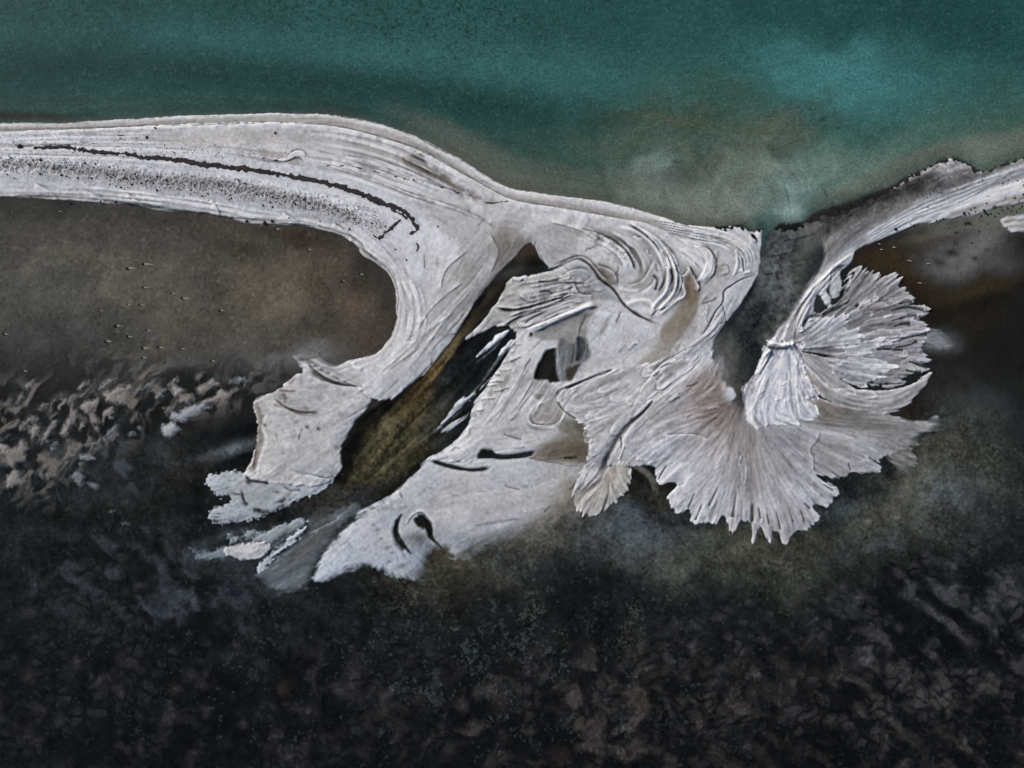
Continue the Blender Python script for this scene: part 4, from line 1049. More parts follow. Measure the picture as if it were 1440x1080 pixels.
sheet('sand_spit', RSP, .42, 12, (176, 175, 176), paint_rspit, .8, None, 1, .35, 2.0, .016, .014, 1.0, .04, True, .03, 60, fadeb=[(1135, 345, 22, 40, 26), (1112, 420, 14, 40, 14)])

FRG = .45 * L2 + .45 * N12 + .4 * L1 + .25 * fbm(X, Y, 6, 2, 98)
MOUNDS = [(160, 245, 50, 22, -60, 0), (110, 320, 55, 28, -50, 0), (235, 370, 45, 30, -40, 0), (350, 350, 60, 28, -45, 0), (150, 460, 90, 35, -35, 0), (185, 510, 60, 50, -60, 0), (270, 510, 90, 38, -65, 0), (390, 470, 110, 50, -65, 0), (15, 440, 32, 28, 0, 0), (100, 640, 110, 64, -60, 0), (20, 612, 50, 40, -60, 0), (80, 765, 84, 52, -70, 0), (505, 360, 80, 45, -30, 0), (470, 245, 70, 28, -45, 0), (600, 240, 90, 30, -40, 0), (645, 300, 110, 62, -30, 0), (615, 402, 48, 46, 0, 0), (540, 440, 54, 30, 60, 0), (460, 480, 52, 26, -40, 0), (545, 492, 42, 26, 60, 0), (630, 510, 84, 36, -35, 3), (740, 525, 30, 22, 0, 1), (786, 490, 28, 24, 0, 1), (955, 500, 84, 64, 0, 2), (945, 385, 48, 28, 30, 0), (990, 425, 64, 32, 20, 1), (1090, 390, 135, 55, -25, 1), (1040, 330, 44, 60, -60, 0), (1140, 270, 62, 46, 0, 0), (1200, 242, 58, 42, 0, 0), (1252, 300, 62, 42, 20, 0), (1310, 222, 44, 32, 0, 1), (1362, 216, 54, 32, 0, 1), (1190, 330, 76, 36, -30, 0), (970, 232, 62, 26, -50, 0), (1000, 282, 44, 54, -70, 0), (900, 302, 62, 22, -50, 0), (478, 652, 62, 30, -10, 1), (450, 692, 52, 20, -20, 1), (515, 662, 42, 20, -10, 1), (430, 612, 32, 14, 10, 1), (440, 772, 74, 50, 20, 3), (520, 812, 54, 26, 20, 3), (632, 955, 38, 20, -10, 3), (705, 1025, 42, 18, 10, 3), (700, 330, 50, 40, -30, 0), (830, 250, 90, 34, -30, 3), (560, 560, 60, 26, -30, 3), (40, 540, 44, 20, -40, 3), (300, 590, 50, 24, -60, 3)]
MC = [(126, 121, 116), (132, 135, 139), (158, 159, 160), (100, 104, 108)]
rm_ = random.Random(23)
for (u, v, a, b, an, k) in MOUNDS:
    x, y = u / 4, 480 + v / 4
    th = math.radians(an)
    pts = []
    n = 11
    for i in range(n):
        q = 2 * math.pi * i / n
        r = rm_.uniform(.72, 1.22)
        px, py = a / 5.0 * r * math.cos(q), b / 4.8 * r * math.sin(q)
        pts.append((x + px * math.cos(th) - py * math.sin(th), y + px * math.sin(th) + py * math.cos(th)))
    kk = rm_.uniform(.9, 1.04)
    c = tuple(w * kk for w in MC[k])
    sheet('mud_mound', pts=pts, thick=.17, ew=4, base=c, paint=lambda C: None, fringe=1.8, fr=.9 * N12 + .4 * GR, fade=7, rim=0, streak=0, rib=0, detail=0, stc=.0, lip=0)
    SHEETS[-1] = SHEETS[-1] + ('low pale mud mound in the dark shallows below the left pond', 'mud mound', 'mud mounds along the lower edge of the left pond')
# ---- fans as separate sheets, oldest first
def sh(label, cat, group=None, **k):
    n0 = len(SHEETS)
    nm = k.pop('name', 'salt_fan')
    sheet(nm, **k)
    SHEETS[n0] = SHEETS[n0] + (label, cat, group)


def p_lobe(C):
    B = lambda *a: blob(C, *a)
    B(318, 680, 24, 14, 0, (172, 176, 178), .6)
    B(330, 722, 34, 12, -6, (150, 156, 162), .7)
    B(400, 690, 40, 14, -10, (162, 165, 168), .7)
    for (x, y, rx, ry, an) in ((342, 700, 2.2, 7, -14), (346, 709, 4, 2, 30), (334, 695, 9, 1.6, 4), (394, 706, 6, 2.2, -10), (363, 717, 8, 3, 4), (370, 720, 9, 2, 0), (350, 679, 5, 3, 40), (376, 679, 6, 2.6, 0), (362, 677, 10, 1.6, 0), (408, 690, 4, 1.6, 0), (390, 692, 3, 1.4, 0), (352, 735, 20, 1.8, -14), (380, 728, 16, 1.8, -28), (304, 727, 6, 1, -4), (302, 733, 7, 1, -4), (308, 722, 5, 1, -4), (332, 665, 3, 3, 0), (322, 676, 1, 1, 0)):
        B(x, y, rx, ry, an, (22, 24, 24), .9)


def p_left(C):
    B = lambda *a: blob(C, *a)
    B(385, 640, 40, 60, 0, (188, 184, 180), .6)
    B(470, 600, 40, 50, 30, (190, 189, 190), .5)
    B(440, 540, 60, 16, 10, (172, 170, 170), .7)
    B(400, 560, 30, 8, 20, (150, 144, 138), .6)
    B(440, 670, 40, 14, -10, (178, 180, 184), .6)
    strip(C, [(362, 564), (366, 590), (364, 618), (359, 645), (353, 668)], 9, (124, 115, 107), .95, 1, .03, .1, 2)
    strip(C, [(378, 576), (371, 600), (375, 618), (366, 645), (361, 668)], 2, (212, 211, 210), .8, None, .1, .1, 1.5)
    strip(C, [(364, 566), (370, 574), (372, 584)], 3, (176, 174, 172), .7, None, .1, .1, 1)
    strip(C, [(381, 567), (401, 573), (422, 581), (441, 582), (452, 581)], 3.2, (98, 86, 74), .9, None, .15, .15, 1)
    strip(C, [(432, 517), (450, 528), (470, 537), (495, 541), (516, 545)], 2.6, (72, 68, 62), .9, None, .15, .15, 1)
    strip(C, [(414, 520), (412, 532), (404, 540)], 4, (92, 84, 76), .85, None, .15, .15, 2)
    strip(C, [(398, 552), (402, 560), (400, 568)], 3, (110, 102, 95), .8, None, .15, .15, 1)
    strip(C, [(390, 548), (405, 550), (418, 549)], 1.6, (96, 80, 64), .8, None, .15, .15, 1)
    strip(C, [(426, 600), (422, 612), (420, 620)], 1.2, (84, 80, 78), .7, None, .2, .2, .8)
    strip(C, [(388, 606), (391, 620), (393, 628)], 1.2, (84, 80, 78), .7, None, .2, .2, .8)
    B(470, 670, 30, 10, -20, (166, 168, 170), .7)
    for (x, y) in ((432, 601), (448, 603), (371, 598)):
        B(x, y, 3, 2.6, 0, (28, 28, 30), .95)
    C *= (1 - .3 * sst(.6, 1.1, fbm(X, Y, 16, 3, 91)))[..., None]


FRM = .75 * N12 + .45 * GR + .35 * L1
sh('grey-white lobe under the broad white fan, with ragged left edge and dark holes', 'salt lobe', name='salt_lobe', pts=[(303, 665), (288, 672), (293, 688), (308, 700), (320, 697), (322, 706), (303, 711), (293, 718), (295, 730), (307, 740), (327, 737), (363, 733), (377, 725), (407, 713), (413, 707), (437, 700), (462, 684), (472, 670), (440, 655), (380, 655), (345, 664), (330, 661)],
   thick=.2, ew=10, base=(166, 170, 174), paint=p_lobe, fringe=2.8, fr=FRM, fade=3, fadeb=[(312, 742, 30, 8, 8), (400, 716, 40, 8, 6)], rim=.08, streak=.02, rib=.02, stc=.04, dirn=.6)
sh('broad white fan left of the dark channel, with a straight cliff down its left side', 'salt fan', pts=[(412, 501), (440, 512), (470, 530), (500, 544), (524, 560), (512, 580), (498, 597), (487, 618), (480, 632), (480, 660), (466, 676), (440, 684), (405, 682), (372, 679), (345, 668), (352, 650), (359, 624), (360, 595), (355, 566), (370, 556), (383, 552), (400, 540), (414, 527), (425, 522)],
   thick=.42, ew=9, base=(188, 186, 185), paint=p_left, fringe=1.3, fr=L1 * .4 + N12, fade=1, fadeb=[(425, 505, 26, 12, 16), (370, 560, 12, 8, 4)], rim=.3, streak=.018, rib=.02, stc=.04, dirn=.5, relief=1.5)
sh('thin grey veil of salt under dark water left of the islet', 'salt veil', name='salt_veil', pts=[(264, 768), (280, 774), (300, 772), (320, 770), (322, 782), (306, 788), (292, 789), (277, 784)], thick=.05, ew=8, base=(104, 112, 117), fringe=2.5, fr=FRM, fade=6, rim=0, streak=.01, rib=.02, stc=.05)
sh('broken grey streaks of salt above the islet, under thin water', 'salt veil', name='salt_veil', pts=[(318, 754), (350, 748), (378, 743), (405, 735), (432, 730), (430, 740), (412, 752), (394, 764), (378, 766), (350, 758), (326, 764)], thick=.06, ew=8, base=(122, 127, 130), fringe=4, fr=FRM + .4 * L2, fade=6, rim=0, streak=.02, rib=.02, stc=.10)
sh('small bright islet of white salt in dark water at the lower left', 'salt lobe', name='salt_lobe', pts=[(316, 773), (328, 767), (353, 762), (377, 764), (381, 773), (370, 782), (353, 788), (333, 787), (320, 781)],
   thick=.2, ew=7, base=(178, 177, 178), fringe=1.4, fr=FRM, fade=2.5, rim=.08, streak=.01, rib=.01, dirn=.4)
sh('smooth grey sunken drift running down to the lower left out of the channel', 'sunken drift', name='sunken_drift', pts=[(436, 744), (470, 718), (500, 704), (508, 714), (484, 740), (458, 775), (442, 800), (438, 814), (426, 832), (392, 835), (366, 822), (358, 806), (384, 786), (410, 766)],
   thick=.12, ew=14, base=(92, 97, 99), paint=lambda C: (blob(C, 385, 812, 26, 16, -20, (112, 119, 126), .8), blob(C, 450, 745, 40, 10, -42, (76, 78, 77), .7)), fringe=1.6, fr=FRM, fade=8, rim=0, streak=.01, rib=.02, stc=.05)
sh('narrow pale ridge of salt along the left side of the sunken drift', 'salt ridge', name='salt_ridge', pts=[(432, 733), (424, 743), (412, 752), (398, 763), (384, 775), (368, 790), (359, 802), (364, 808), (378, 796), (394, 781), (410, 768), (422, 757), (432, 743)], thick=.1, ew=4, base=(160, 166, 173), fringe=2.4, fr=FRM, fade=3, rim=.1, stc=.08)
strip_dark = None
for (pt, lb) in (([(430, 757), (445, 743), (470, 728), (500, 707), (490, 720), (460, 740), (438, 756)], 'thin pale streak of salt in the mouth of the channel'),):
    sh(lb, 'salt streak', name='salt_streak', pts=pt, thick=.1, ew=4, base=(122, 128, 132), fringe=1.6, fade=5, rim=0, stc=.1)
# streaks of salt standing in the dark pool
for (pt, lb) in (([(700, 470), (716, 464), (706, 478), (688, 492), (672, 502), (686, 486)], 'feathery white salt streak lying in the black pool'),
                 ([(716, 478), (724, 478), (722, 486), (706, 500), (700, 500)], 'short blunt pale tongue at the right edge of the black pool'),
                 ([(700, 510), (712, 500), (700, 520), (684, 542), (662, 562), (640, 580), (622, 595), (646, 566), (672, 548)], 'long thin white salt bar along the right bank of the black pool'),
                 ([(618, 604), (630, 598), (650, 588), (662, 578), (650, 594), (634, 606), (622, 610)], 'short pale bar below the long bar in the channel')):
    sh(lb, 'salt bar', name='salt_bar', pts=pt, thick=.16, ew=3, base=(178, 182, 186), fringe=1.6, fade=3, rim=.2, stc=.1)


def p_plain(*bl):
    def f(C):
        for b in bl:
            blob(C, *b)
    return f


sh('smooth rounded tongue of sediment with a blunt lower end in the middle of the flat', 'sediment tongue', name='sediment_tongue', pts=[(800, 545), (786, 552), (770, 561), (752, 568), (745, 580), (748, 594), (764, 598), (782, 597), (793, 588), (796, 572), (790, 562), (815, 548)],
   thick=.15, ew=9, base=(172, 168, 164), paint=p_plain((780, 585, 16, 10, 0, (158, 148, 142), .7)), fringe=.8, rim=.4, streak=.012, rib=.016)
sh('pale fan of fine curved streaks left of the forked dark groove', 'salt fan', pts=[(950, 505), (905, 512), (870, 522), (835, 534), (800, 548), (785, 560), (795, 575), (812, 592), (824, 600), (829, 622), (828, 640), (818, 662), (806, 684), (820, 690), (838, 672), (858, 632), (880, 600), (912, 564), (950, 535), (985, 505)],
   thick=.2, ew=12, base=(180, 178, 178), paint=p_plain((880, 560, 40, 14, -40, (190, 190, 192), .6), (930, 520, 30, 12, -30, (166, 162, 158), .7)), fringe=2.0, rim=.35, streak=.035, rib=.03, stc=.06)
sh('small beige fan with a combed fringe at its lower edge, left of the biggest fan', 'salt fan', pts=[(868, 648), (850, 662), (832, 676), (812, 684), (804, 692), (808, 710), (816, 722), (835, 726), (850, 720), (868, 706), (880, 692), (888, 668), (884, 652)],
   thick=.22, ew=7, base=(168, 163, 157), paint=p_plain((858, 670, 20, 14, -30, (148, 136, 126), .7)), fringe=2.4, rim=.4, streak=.04, rib=.03, stc=.06)


def p_main(C):
    B = lambda *a: blob(C, *a)
    B(1050, 660, 40, 80, 0, (156, 152, 151), .8)
    B(990, 590, 50, 50, -20, (158, 146, 139), .85)
    B(1020, 550, 26, 30, 0, (122, 110, 102), .85)
    B(1040, 575, 12, 24, 0, (86, 82, 79), .9)
    fill(C, [(1150, 548), (1138, 522), (1160, 560), (1200, 578), (1260, 588), (1300, 592), (1240, 602), (1180, 598), (1150, 592)], (98, 92, 84), .85, 7, 2)  # shade zone beside the scarf, painted dark
    fill(C, [(1036, 570), (1064, 600), (1068, 690), (1040, 710), (1024, 640)], (126, 121, 119), .75, 12, 2)
    fill(C, [(965, 545), (1000, 520), (1032, 545), (1036, 600), (1015, 610), (985, 585)], (134, 122, 115), .75, 10, 2)
    fill(C, [(1080, 606), (1140, 600), (1150, 620), (1120, 640), (1085, 640)], (146, 148, 152), .5, 9, 2)
    C *= (1 + .10 * fbm(X, Y, 9, 3, 111) * rg(950, 660, 80, 80))[..., None]
    B(950, 655, 54, 50, -30, (198, 198, 203), .85)
    B(985, 712, 60, 26, 0, (198, 198, 203), .7)
    B(1150, 690, 34, 30, 30, (194, 194, 199), .7)
    B(1210, 645, 36, 14, 30, (188, 188, 192), .7)
    B(1000, 710, 50, 24, 0, (186, 185, 187), .7)
    B(1085, 725, 50, 24, 0, (178, 175, 177), .7)
    B(1140, 690, 26, 26, 40, (180, 180, 184), .7)
    B(1180, 570, 60, 20, 18, (122, 114, 104), .95)  # more of the painted shade by the scarf
    B(1130, 545, 20, 26, -30, (128, 119, 109), .9)
    B(1210, 596, 60, 12, 10, (112, 112, 108), .85)
    B(1285, 598, 40, 9, -4, (98, 99, 96), .8)
    B(1170, 640, 50, 16, 30, (160, 158, 158), .7)
    B(1230, 630, 40, 14, 28, (168, 168, 171), .6)
    B(1268, 638, 20, 24, 0, (124, 124, 120), .85)
    B(1300, 610, 30, 10, -20, (142, 142, 142), .6)
    B(1260, 590, 50, 6, 6, (160, 160, 160), .6)
    B(1270, 655, 16, 14, 0, (104, 104, 98), .8)


sh('largest fan of grey-white salt, streaked from its point and ending in long fingers', 'salt fan', pts=FAND, thick=.34, ew=16, base=(160, 158, 160), paint=p_main, fringe=3.0, fr=FRG, fade=1.5, fadeb=[(1025, 540, 26, 50, 34), (1042, 570, 14, 30, 16), (1330, 600, 30, 18, 16), (1285, 640, 20, 30, 16)], rim=.4, rimw=2.2, streak=.026, rib=.024, stc=.05, smooth=True, D_=60)
sh('white striped salt lobe at the right edge of the picture below the right spit', 'salt lobe', name='salt_lobe', pts=[(1407, 312), (1414, 304), (1440, 300), (1560, 288), (1560, 332), (1445, 327), (1424, 326), (1411, 319)], thick=.1, ew=8, base=(178, 177, 178), paint=lambda C: (strip(C, [(1412, 312), (1440, 309), (1560, 303)], 2.4, (128, 119, 110), .8, None, 0, 0), strip(C, [(1416, 319), (1440, 318), (1560, 316)], 2, (140, 132, 124), .7, None, 0, 0)), fringe=1.6, fr=FRG, fade=2.5, rim=.3, streak=.01, rib=.01)
sh('faint sunken grey lobe reaching out right of the petalled fan', 'salt lobe', name='salt_lobe', pts=[(1294, 474), (1304, 464), (1322, 464), (1338, 474), (1346, 488), (1334, 497), (1314, 494), (1298, 488)], thick=.04, ew=8, base=(118, 120, 121), fringe=3, fr=FRG, fade=9, rim=0, streak=.02, rib=.02, stc=.08)
sh('half-sunken grey lobe behind the right rim of the biggest fan', 'salt lobe', name='salt_lobe', pts=[(1248, 640), (1262, 628), (1285, 628), (1289, 645), (1287, 660), (1272, 665), (1258, 658)], thick=.02, ew=8, base=(110, 110, 105), fringe=2.0, fade=8, rim=.15, streak=.03, rib=.03, stc=.1)
sh('long curved grey scarf of silt under the petalled fan at the right', 'silt scarf', name='silt_scarf', pts=[(1127, 496), (1150, 498), (1180, 522), (1200, 543), (1222, 548), (1255, 548), (1285, 538), (1306, 524), (1311, 530), (1300, 546), (1284, 562), (1268, 574), (1256, 582), (1230, 582), (1195, 576), (1160, 562), (1138, 540), (1130, 520)],
   thick=.2, ew=9, base=(152, 150, 149), paint=p_plain((1145, 540, 14, 26, -35, (140, 130, 121), .8), (1240, 555, 50, 8, -8, (122, 122, 120), .7), (1250, 568, 30, 8, -20, (166, 166, 168), .7)), fringe=1.8, rim=.4, streak=.03, rib=.03, stc=.07)
sh('fan of many overlapping grey petals at the right, ragged outer rim', 'salt fan', pts=FANF, thick=.34, ew=13, base=(132, 131, 133), paint=p_plain((1170, 470, 36, 26, 0, (150, 150, 154), .8), (1215, 515, 46, 18, 0, (150, 150, 152), .75), (1250, 470, 30, 20, 0, (126, 125, 128), .7), (1290, 460, 14, 40, 0, (112, 112, 114), .7), (1230, 405, 30, 20, 0, (152, 151, 152), .7), (1220, 436, 30, 8, -10, (162, 154, 154), .6), (1185, 530, 12, 12, 0, (140, 140, 138), .5), (1285, 440, 20, 10, -10, (146, 146, 150), .6), (1265, 530, 20, 10, -10, (150, 149, 148), .6)),
   fringe=5.0, fr=.75 * L1 + .5 * L2 + .3 * N12, lip=.012, rim=.25, streak=.03, rib=.035, stc=.06)
FRT = .75 * L1 + .5 * L2 + .3 * N12
PETALS = [
    ('', [(1188, 440), (1190, 412), (1203, 383), (1225, 380), (1240, 390), (1245, 404), (1238, 417), (1216, 426)], (150, 149, 150), .07, 9),
    ('', [(1228, 410), (1236, 392), (1260, 391), (1268, 402), (1286, 411), (1280, 420), (1262, 426), (1242, 422)], (154, 152, 153), .06, 8),
    ('', [(1240, 432), (1282, 424), (1301, 429), (1303, 438), (1290, 444), (1262, 450), (1246, 442)], (140, 140, 142), .07, 7),
    ('', [(1236, 480), (1262, 478), (1284, 471), (1301, 470), (1302, 490), (1305, 505), (1282, 507), (1260, 500), (1240, 496)], (150, 149, 152), .06, 10),
    ('', [(1205, 458), (1214, 448), (1250, 444), (1280, 448), (1304, 457), (1298, 465), (1274, 470), (1258, 482), (1240, 480), (1215, 476)], (152, 150, 153), .08, 9),
    ('', [(1244, 514), (1260, 508), (1276, 503), (1292, 515), (1295, 523), (1278, 528), (1258, 536), (1240, 532)], (148, 147, 146), .06, 8),
    ('', [(1212, 476), (1232, 464), (1250, 462), (1266, 470), (1256, 480), (1236, 486)], (158, 156, 159), .06, 8),
    ('', [(1190, 446), (1204, 436), (1214, 440), (1212, 452), (1206, 458), (1196, 458)], (172, 172, 176), .06, 7),
    ('', [(1196, 500), (1240, 505), (1258, 512), (1248, 524), (1232, 529), (1220, 541), (1198, 541), (1180, 532), (1172, 520), (1180, 508)], (186, 186, 189), .09, 10),
    ('', [(1162, 505), (1185, 490), (1212, 480), (1234, 477), (1241, 481), (1230, 492), (1205, 500), (1180, 508), (1166, 512)], (180, 180, 184), .09, 6),
    ('', [(1130, 472), (1140, 448), (1160, 445), (1186, 445), (1195, 454), (1194, 464), (1206, 459), (1212, 473), (1208, 485), (1190, 488), (1160, 492), (1138, 488)], (190, 190, 195), .10, 8),
    ('', [(1206, 433), (1222, 426), (1240, 425), (1250, 431), (1247, 442), (1228, 446), (1212, 444)], (166, 160, 161), .06, 7),
]
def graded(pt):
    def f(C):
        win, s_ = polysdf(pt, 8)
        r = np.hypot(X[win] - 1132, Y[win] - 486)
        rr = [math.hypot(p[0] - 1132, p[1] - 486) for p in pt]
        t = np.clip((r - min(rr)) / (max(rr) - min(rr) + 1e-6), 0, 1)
        C[win] *= (.60 + .46 * t ** .8)[..., None]  # petal colour darkened towards its base, as shade where petals overlap
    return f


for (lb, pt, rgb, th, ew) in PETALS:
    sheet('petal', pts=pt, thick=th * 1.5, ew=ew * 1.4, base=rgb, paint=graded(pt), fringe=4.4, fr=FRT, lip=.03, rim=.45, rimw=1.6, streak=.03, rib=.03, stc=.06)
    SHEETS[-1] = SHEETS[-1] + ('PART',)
sh('white pleated wedge fan right of the inlet mouth, standing over the biggest fan', 'salt fan', pts=FANE, thick=.36, ew=12, base=(184, 184, 190), paint=p_plain((1120, 510, 10, 20, 0, (150, 146, 142), .8), (1060, 530, 16, 20, 20, (176, 172, 170), .6)), fringe=2.6, fr=FRG, lip=.015, fade=1, fadeb=[(1044, 575, 8, 30, 10)], rim=.35, streak=.04, rib=.04, stc=.07)
for (pt, rgb) in (([(1080, 478), (1062, 525), (1046, 546), (1062, 552), (1082, 558), (1107, 564), (1134, 562), (1151, 556), (1137, 537), (1128, 522), (1125, 490), (1107, 479)], (192, 192, 198)), ([(1081, 479), (1070, 515), (1064, 536), (1084, 541), (1105, 540), (1125, 546), (1146, 548), (1137, 536), (1122, 524), (1118, 486), (1107, 480)], (198, 198, 204))):
    sheet('petal', pts=pt, thick=.07, ew=14, base=rgb, fringe=3.2, fr=FRT, lip=.012, rim=.45, rimw=1.6, streak=.03, rib=.03, stc=.07)
    SHEETS[-1] = SHEETS[-1] + ('PART',)

# ------------------------------------------------------------------ materials
def new_mat(name):
    m = bpy.data.materials.new(name)
    m.use_nodes = True
    nt = m.node_tree
    nt.nodes.clear()
    return m, nt, nt.nodes, nt.links


def earth_mat(name, rough=.9, grain=.25, gscale=9.0, bump=.25, spec=.15, bdist=.02):
    m, nt, N, L = new_mat(name)
    out = N.new('ShaderNodeOutputMaterial')
    b = N.new('ShaderNodeBsdfPrincipled')
    b.inputs['Roughness'].default_value = rough
    b.inputs['Specular IOR Level'].default_value = spec
    at = N.new('ShaderNodeAttribute')
    at.attribute_name = 'tone'
    tc = N.new('ShaderNodeTexCoord')
    n1 = N.new('ShaderNodeTexNoise')
    n1.inputs['Scale'].default_value = gscale
    n1.inputs['Detail'].default_value = 5
    n1.inputs['Roughness'].default_value = .7
    L.new(tc.outputs['Object'], n1.inputs['Vector'])
    mr = N.new('ShaderNodeMapRange')
    mr.inputs['From Min'].default_value = .25
    mr.inputs['From Max'].default_value = .75
    mr.inputs['To Min'].default_value = 1 - grain
    mr.inputs['To Max'].default_value = 1 + grain
    L.new(n1.outputs['Fac'], mr.inputs['Value'])
    mx = N.new('ShaderNodeMix')
    mx.data_type = 'RGBA'
    mx.blend_type = 'MULTIPLY'
    mx.inputs['Factor'].default_value = 1
    L.new(at.outputs['Color'], mx.inputs[6])
    L.new(mr.outputs['Result'], mx.inputs[7])
    L.new(mx.outputs[2], b.inputs['Base Color'])
    bp = N.new('ShaderNodeBump')
    bp.inputs['Strength'].default_value = bump
    bp.inputs['Distance'].default_value = bdist
    L.new(n1.outputs['Fac'], bp.inputs['Height'])
    L.new(bp.outputs['Normal'], b.inputs['Normal'])
    L.new(b.outputs['BSDF'], out.inputs['Surface'])
    return m


M_SALT = earth_mat('salt_crust', .85, .13, 9, .35, .2, .03)
M_MUD = earth_mat('lagoon_mud', .9, .22, 5, .4, .08, .03)
M_WEED = earth_mat('dried_weed', .95, .4, 9, .6, .1, .04)
M_FOAM = earth_mat('foam', .8, .1, 9, .3, .2, .02)


def water_mat():
    m, nt, N, L = new_mat('lake_water')
    out = N.new('ShaderNodeOutputMaterial')
    at = N.new('ShaderNodeAttribute')
    at.attribute_name = 'tone'
    tc = N.new('ShaderNodeTexCoord')
    n1 = N.new('ShaderNodeTexNoise')
    n1.inputs['Scale'].default_value = 3.2
    n1.inputs['Detail'].default_value = 3
    n1.inputs['Roughness'].default_value = .75
    L.new(tc.outputs['Object'], n1.inputs['Vector'])
    mr = N.new('ShaderNodeMapRange')
    mr.inputs['From Min'].default_value = .3
    mr.inputs['From Max'].default_value = .7
    mr.inputs['To Min'].default_value = .60
    mr.inputs['To Max'].default_value = 1.40
    L.new(n1.outputs['Fac'], mr.inputs['Value'])
    mx = N.new('ShaderNodeMix')
    mx.data_type = 'RGBA'
    mx.blend_type = 'MULTIPLY'
    mx.inputs['Factor'].default_value = 1
    L.new(at.outputs['Color'], mx.inputs[6])
    L.new(mr.outputs['Result'], mx.inputs[7])
    b = N.new('ShaderNodeBsdfPrincipled')
    b.inputs['Roughness'].default_value = .25
    b.inputs['IOR'].default_value = 1.2
    L.new(mx.outputs[2], b.inputs['Base Color'])
    bp = N.new('ShaderNodeBump')
    bp.inputs['Strength'].default_value = .35
    bp.inputs['Distance'].default_value = .05
    L.new(n1.outputs['Fac'], bp.inputs['Height'])
    L.new(bp.outputs['Normal'], b.inputs['Normal'])
    tr = N.new('ShaderNodeBsdfTransparent')
    ms = N.new('ShaderNodeMixShader')
    L.new(at.outputs['Alpha'], ms.inputs[0])
    L.new(tr.outputs[0], ms.inputs[1])
    L.new(b.outputs[0], ms.inputs[2])
    L.new(ms.outputs[0], out.inputs['Surface'])
    return m


def lagoon_mat():
    m, nt, N, L = new_mat('lagoon_water')
    out = N.new('ShaderNodeOutputMaterial')
    tr = N.new('ShaderNodeBsdfTransparent')
    tr.inputs[0].default_value = (.93, .96, .97, 1)
    gl = N.new('ShaderNodeBsdfGlossy')
    gl.inputs['Roughness'].default_value = .12
    fr = N.new('ShaderNodeFresnel')
    fr.inputs[0].default_value = 1.12
    tc = N.new('ShaderNodeTexCoord')
    n1 = N.new('ShaderNodeTexNoise')
    n1.inputs['Scale'].default_value = 2.2
    L.new(tc.outputs['Object'], n1.inputs['Vector'])
    bp = N.new('ShaderNodeBump')
    bp.inputs['Strength'].default_value = .15
    bp.inputs['Distance'].default_value = .05
    L.new(n1.outputs['Fac'], bp.inputs['Height'])
    L.new(bp.outputs['Normal'], gl.inputs['Normal'])
    ms = N.new('ShaderNodeMixShader')
    L.new(fr.outputs[0], ms.inputs[0])
    L.new(tr.outputs[0], ms.inputs[1])
    L.new(gl.outputs[0], ms.inputs[2])
    L.new(ms.outputs[0], out.inputs['Surface'])
    return m


# ------------------------------------------------------------------ mesh building
def grid_mesh(name, gx, gy, z, colr, mask, mat, alpha=None):
    """a sheet of quads from a masked height grid"""
    ny, nx = z.shape
    idx = -np.ones((ny, nx), np.int32)
    q = mask[:-1, :-1] & mask[1:, :-1] & mask[:-1, 1:] & mask[1:, 1:]
    used = np.zeros((ny, nx), bool)
    used[:-1, :-1] |= q
    used[1:, :-1] |= q
    used[:-1, 1:] |= q
    used[1:, 1:] |= q
    n = int(used.sum())
    idx[used] = np.arange(n)
    GX, GY = np.meshgrid(gx, gy)
    co = np.empty((n, 3), np.float32)
    co[:, 0] = (GX[used] - CX) * S
    co[:, 1] = (CY - GY[used]) * S
    co[:, 2] = z[used]
    a = idx[:-1, :-1][q]
    b = idx[1:, :-1][q]
    c = idx[1:, 1:][q]
    d = idx[:-1, 1:][q]
    f = np.stack([a, b, c, d], 1).astype(np.int32)
    nf = len(f)
    me = bpy.data.meshes.new(name)
    me.vertices.add(n)
    me.vertices.foreach_set('co', co.ravel())
    me.loops.add(nf * 4)
    me.loops.foreach_set('vertex_index', f.ravel())
    me.polygons.add(nf)
    me.polygons.foreach_set('loop_start', np.arange(0, nf * 4, 4, dtype=np.int32))
    me.polygons.foreach_set('use_smooth', np.ones(nf, bool))
    me.update(calc_edges=True)
    at = me.attributes.new('tone', 'FLOAT_COLOR', 'POINT')
    rgba = np.ones((n, 4), np.float32)
    rgba[:, :3] = np.clip(colr[used], .001, .9)
    if alpha is not None:
        rgba[:, 3] = alpha[used]
    at.data.foreach_set('color', rgba.ravel())
    me.materials.append(mat)
    o = bpy.data.objects.new(name, me)
    col.objects.link(o)
    return o


def tag(o, label=None, cat=None, group=None, kind=None):
    for k, v in (('label', label), ('category', cat), ('group', group), ('kind', kind)):
        if v:
            o[k] = v
    return o


def padded(arr, n):
    return np.pad(arr, [(n, n), (n, n)] + [(0, 0)] * (arr.ndim - 2), mode='edge')


OUT = sst(10, 80, np.maximum.reduce([-X, X - 1440, -Y, Y - 1080]))[..., None]


def calm(C):
    L = np.stack([blur(np.ascontiguousarray(C[..., k]), 40) for k in range(3)], axis=-1)
    return C + (L - C) * OUT


# ground: fine in the middle, wider and wider cells out to the horizon
PADN = 26
ext = np.cumsum(1.6 * 1.36 ** np.arange(PADN))
gxs = np.concatenate([xs[0] - ext[::-1], xs, xs[-1] + ext])
gys = np.concatenate([ys[0] - ext[::-1], ys, ys[-1] + ext])
lakebed = sst(20, -40, Y - 300) * 1.0
GZ[:] = np.where(GZ > -.02, -.02 + (GZ + .02) * .6, GZ)
GC2 = calm(GC)
ground = grid_mesh('ground', gxs, gys, padded(GZ + .01 * GR + .02 * N12, PADN), padded(GC2, PADN), np.ones((NY + 2 * PADN, NX + 2 * PADN), bool), M_MUD)
tag(ground, kind='structure')

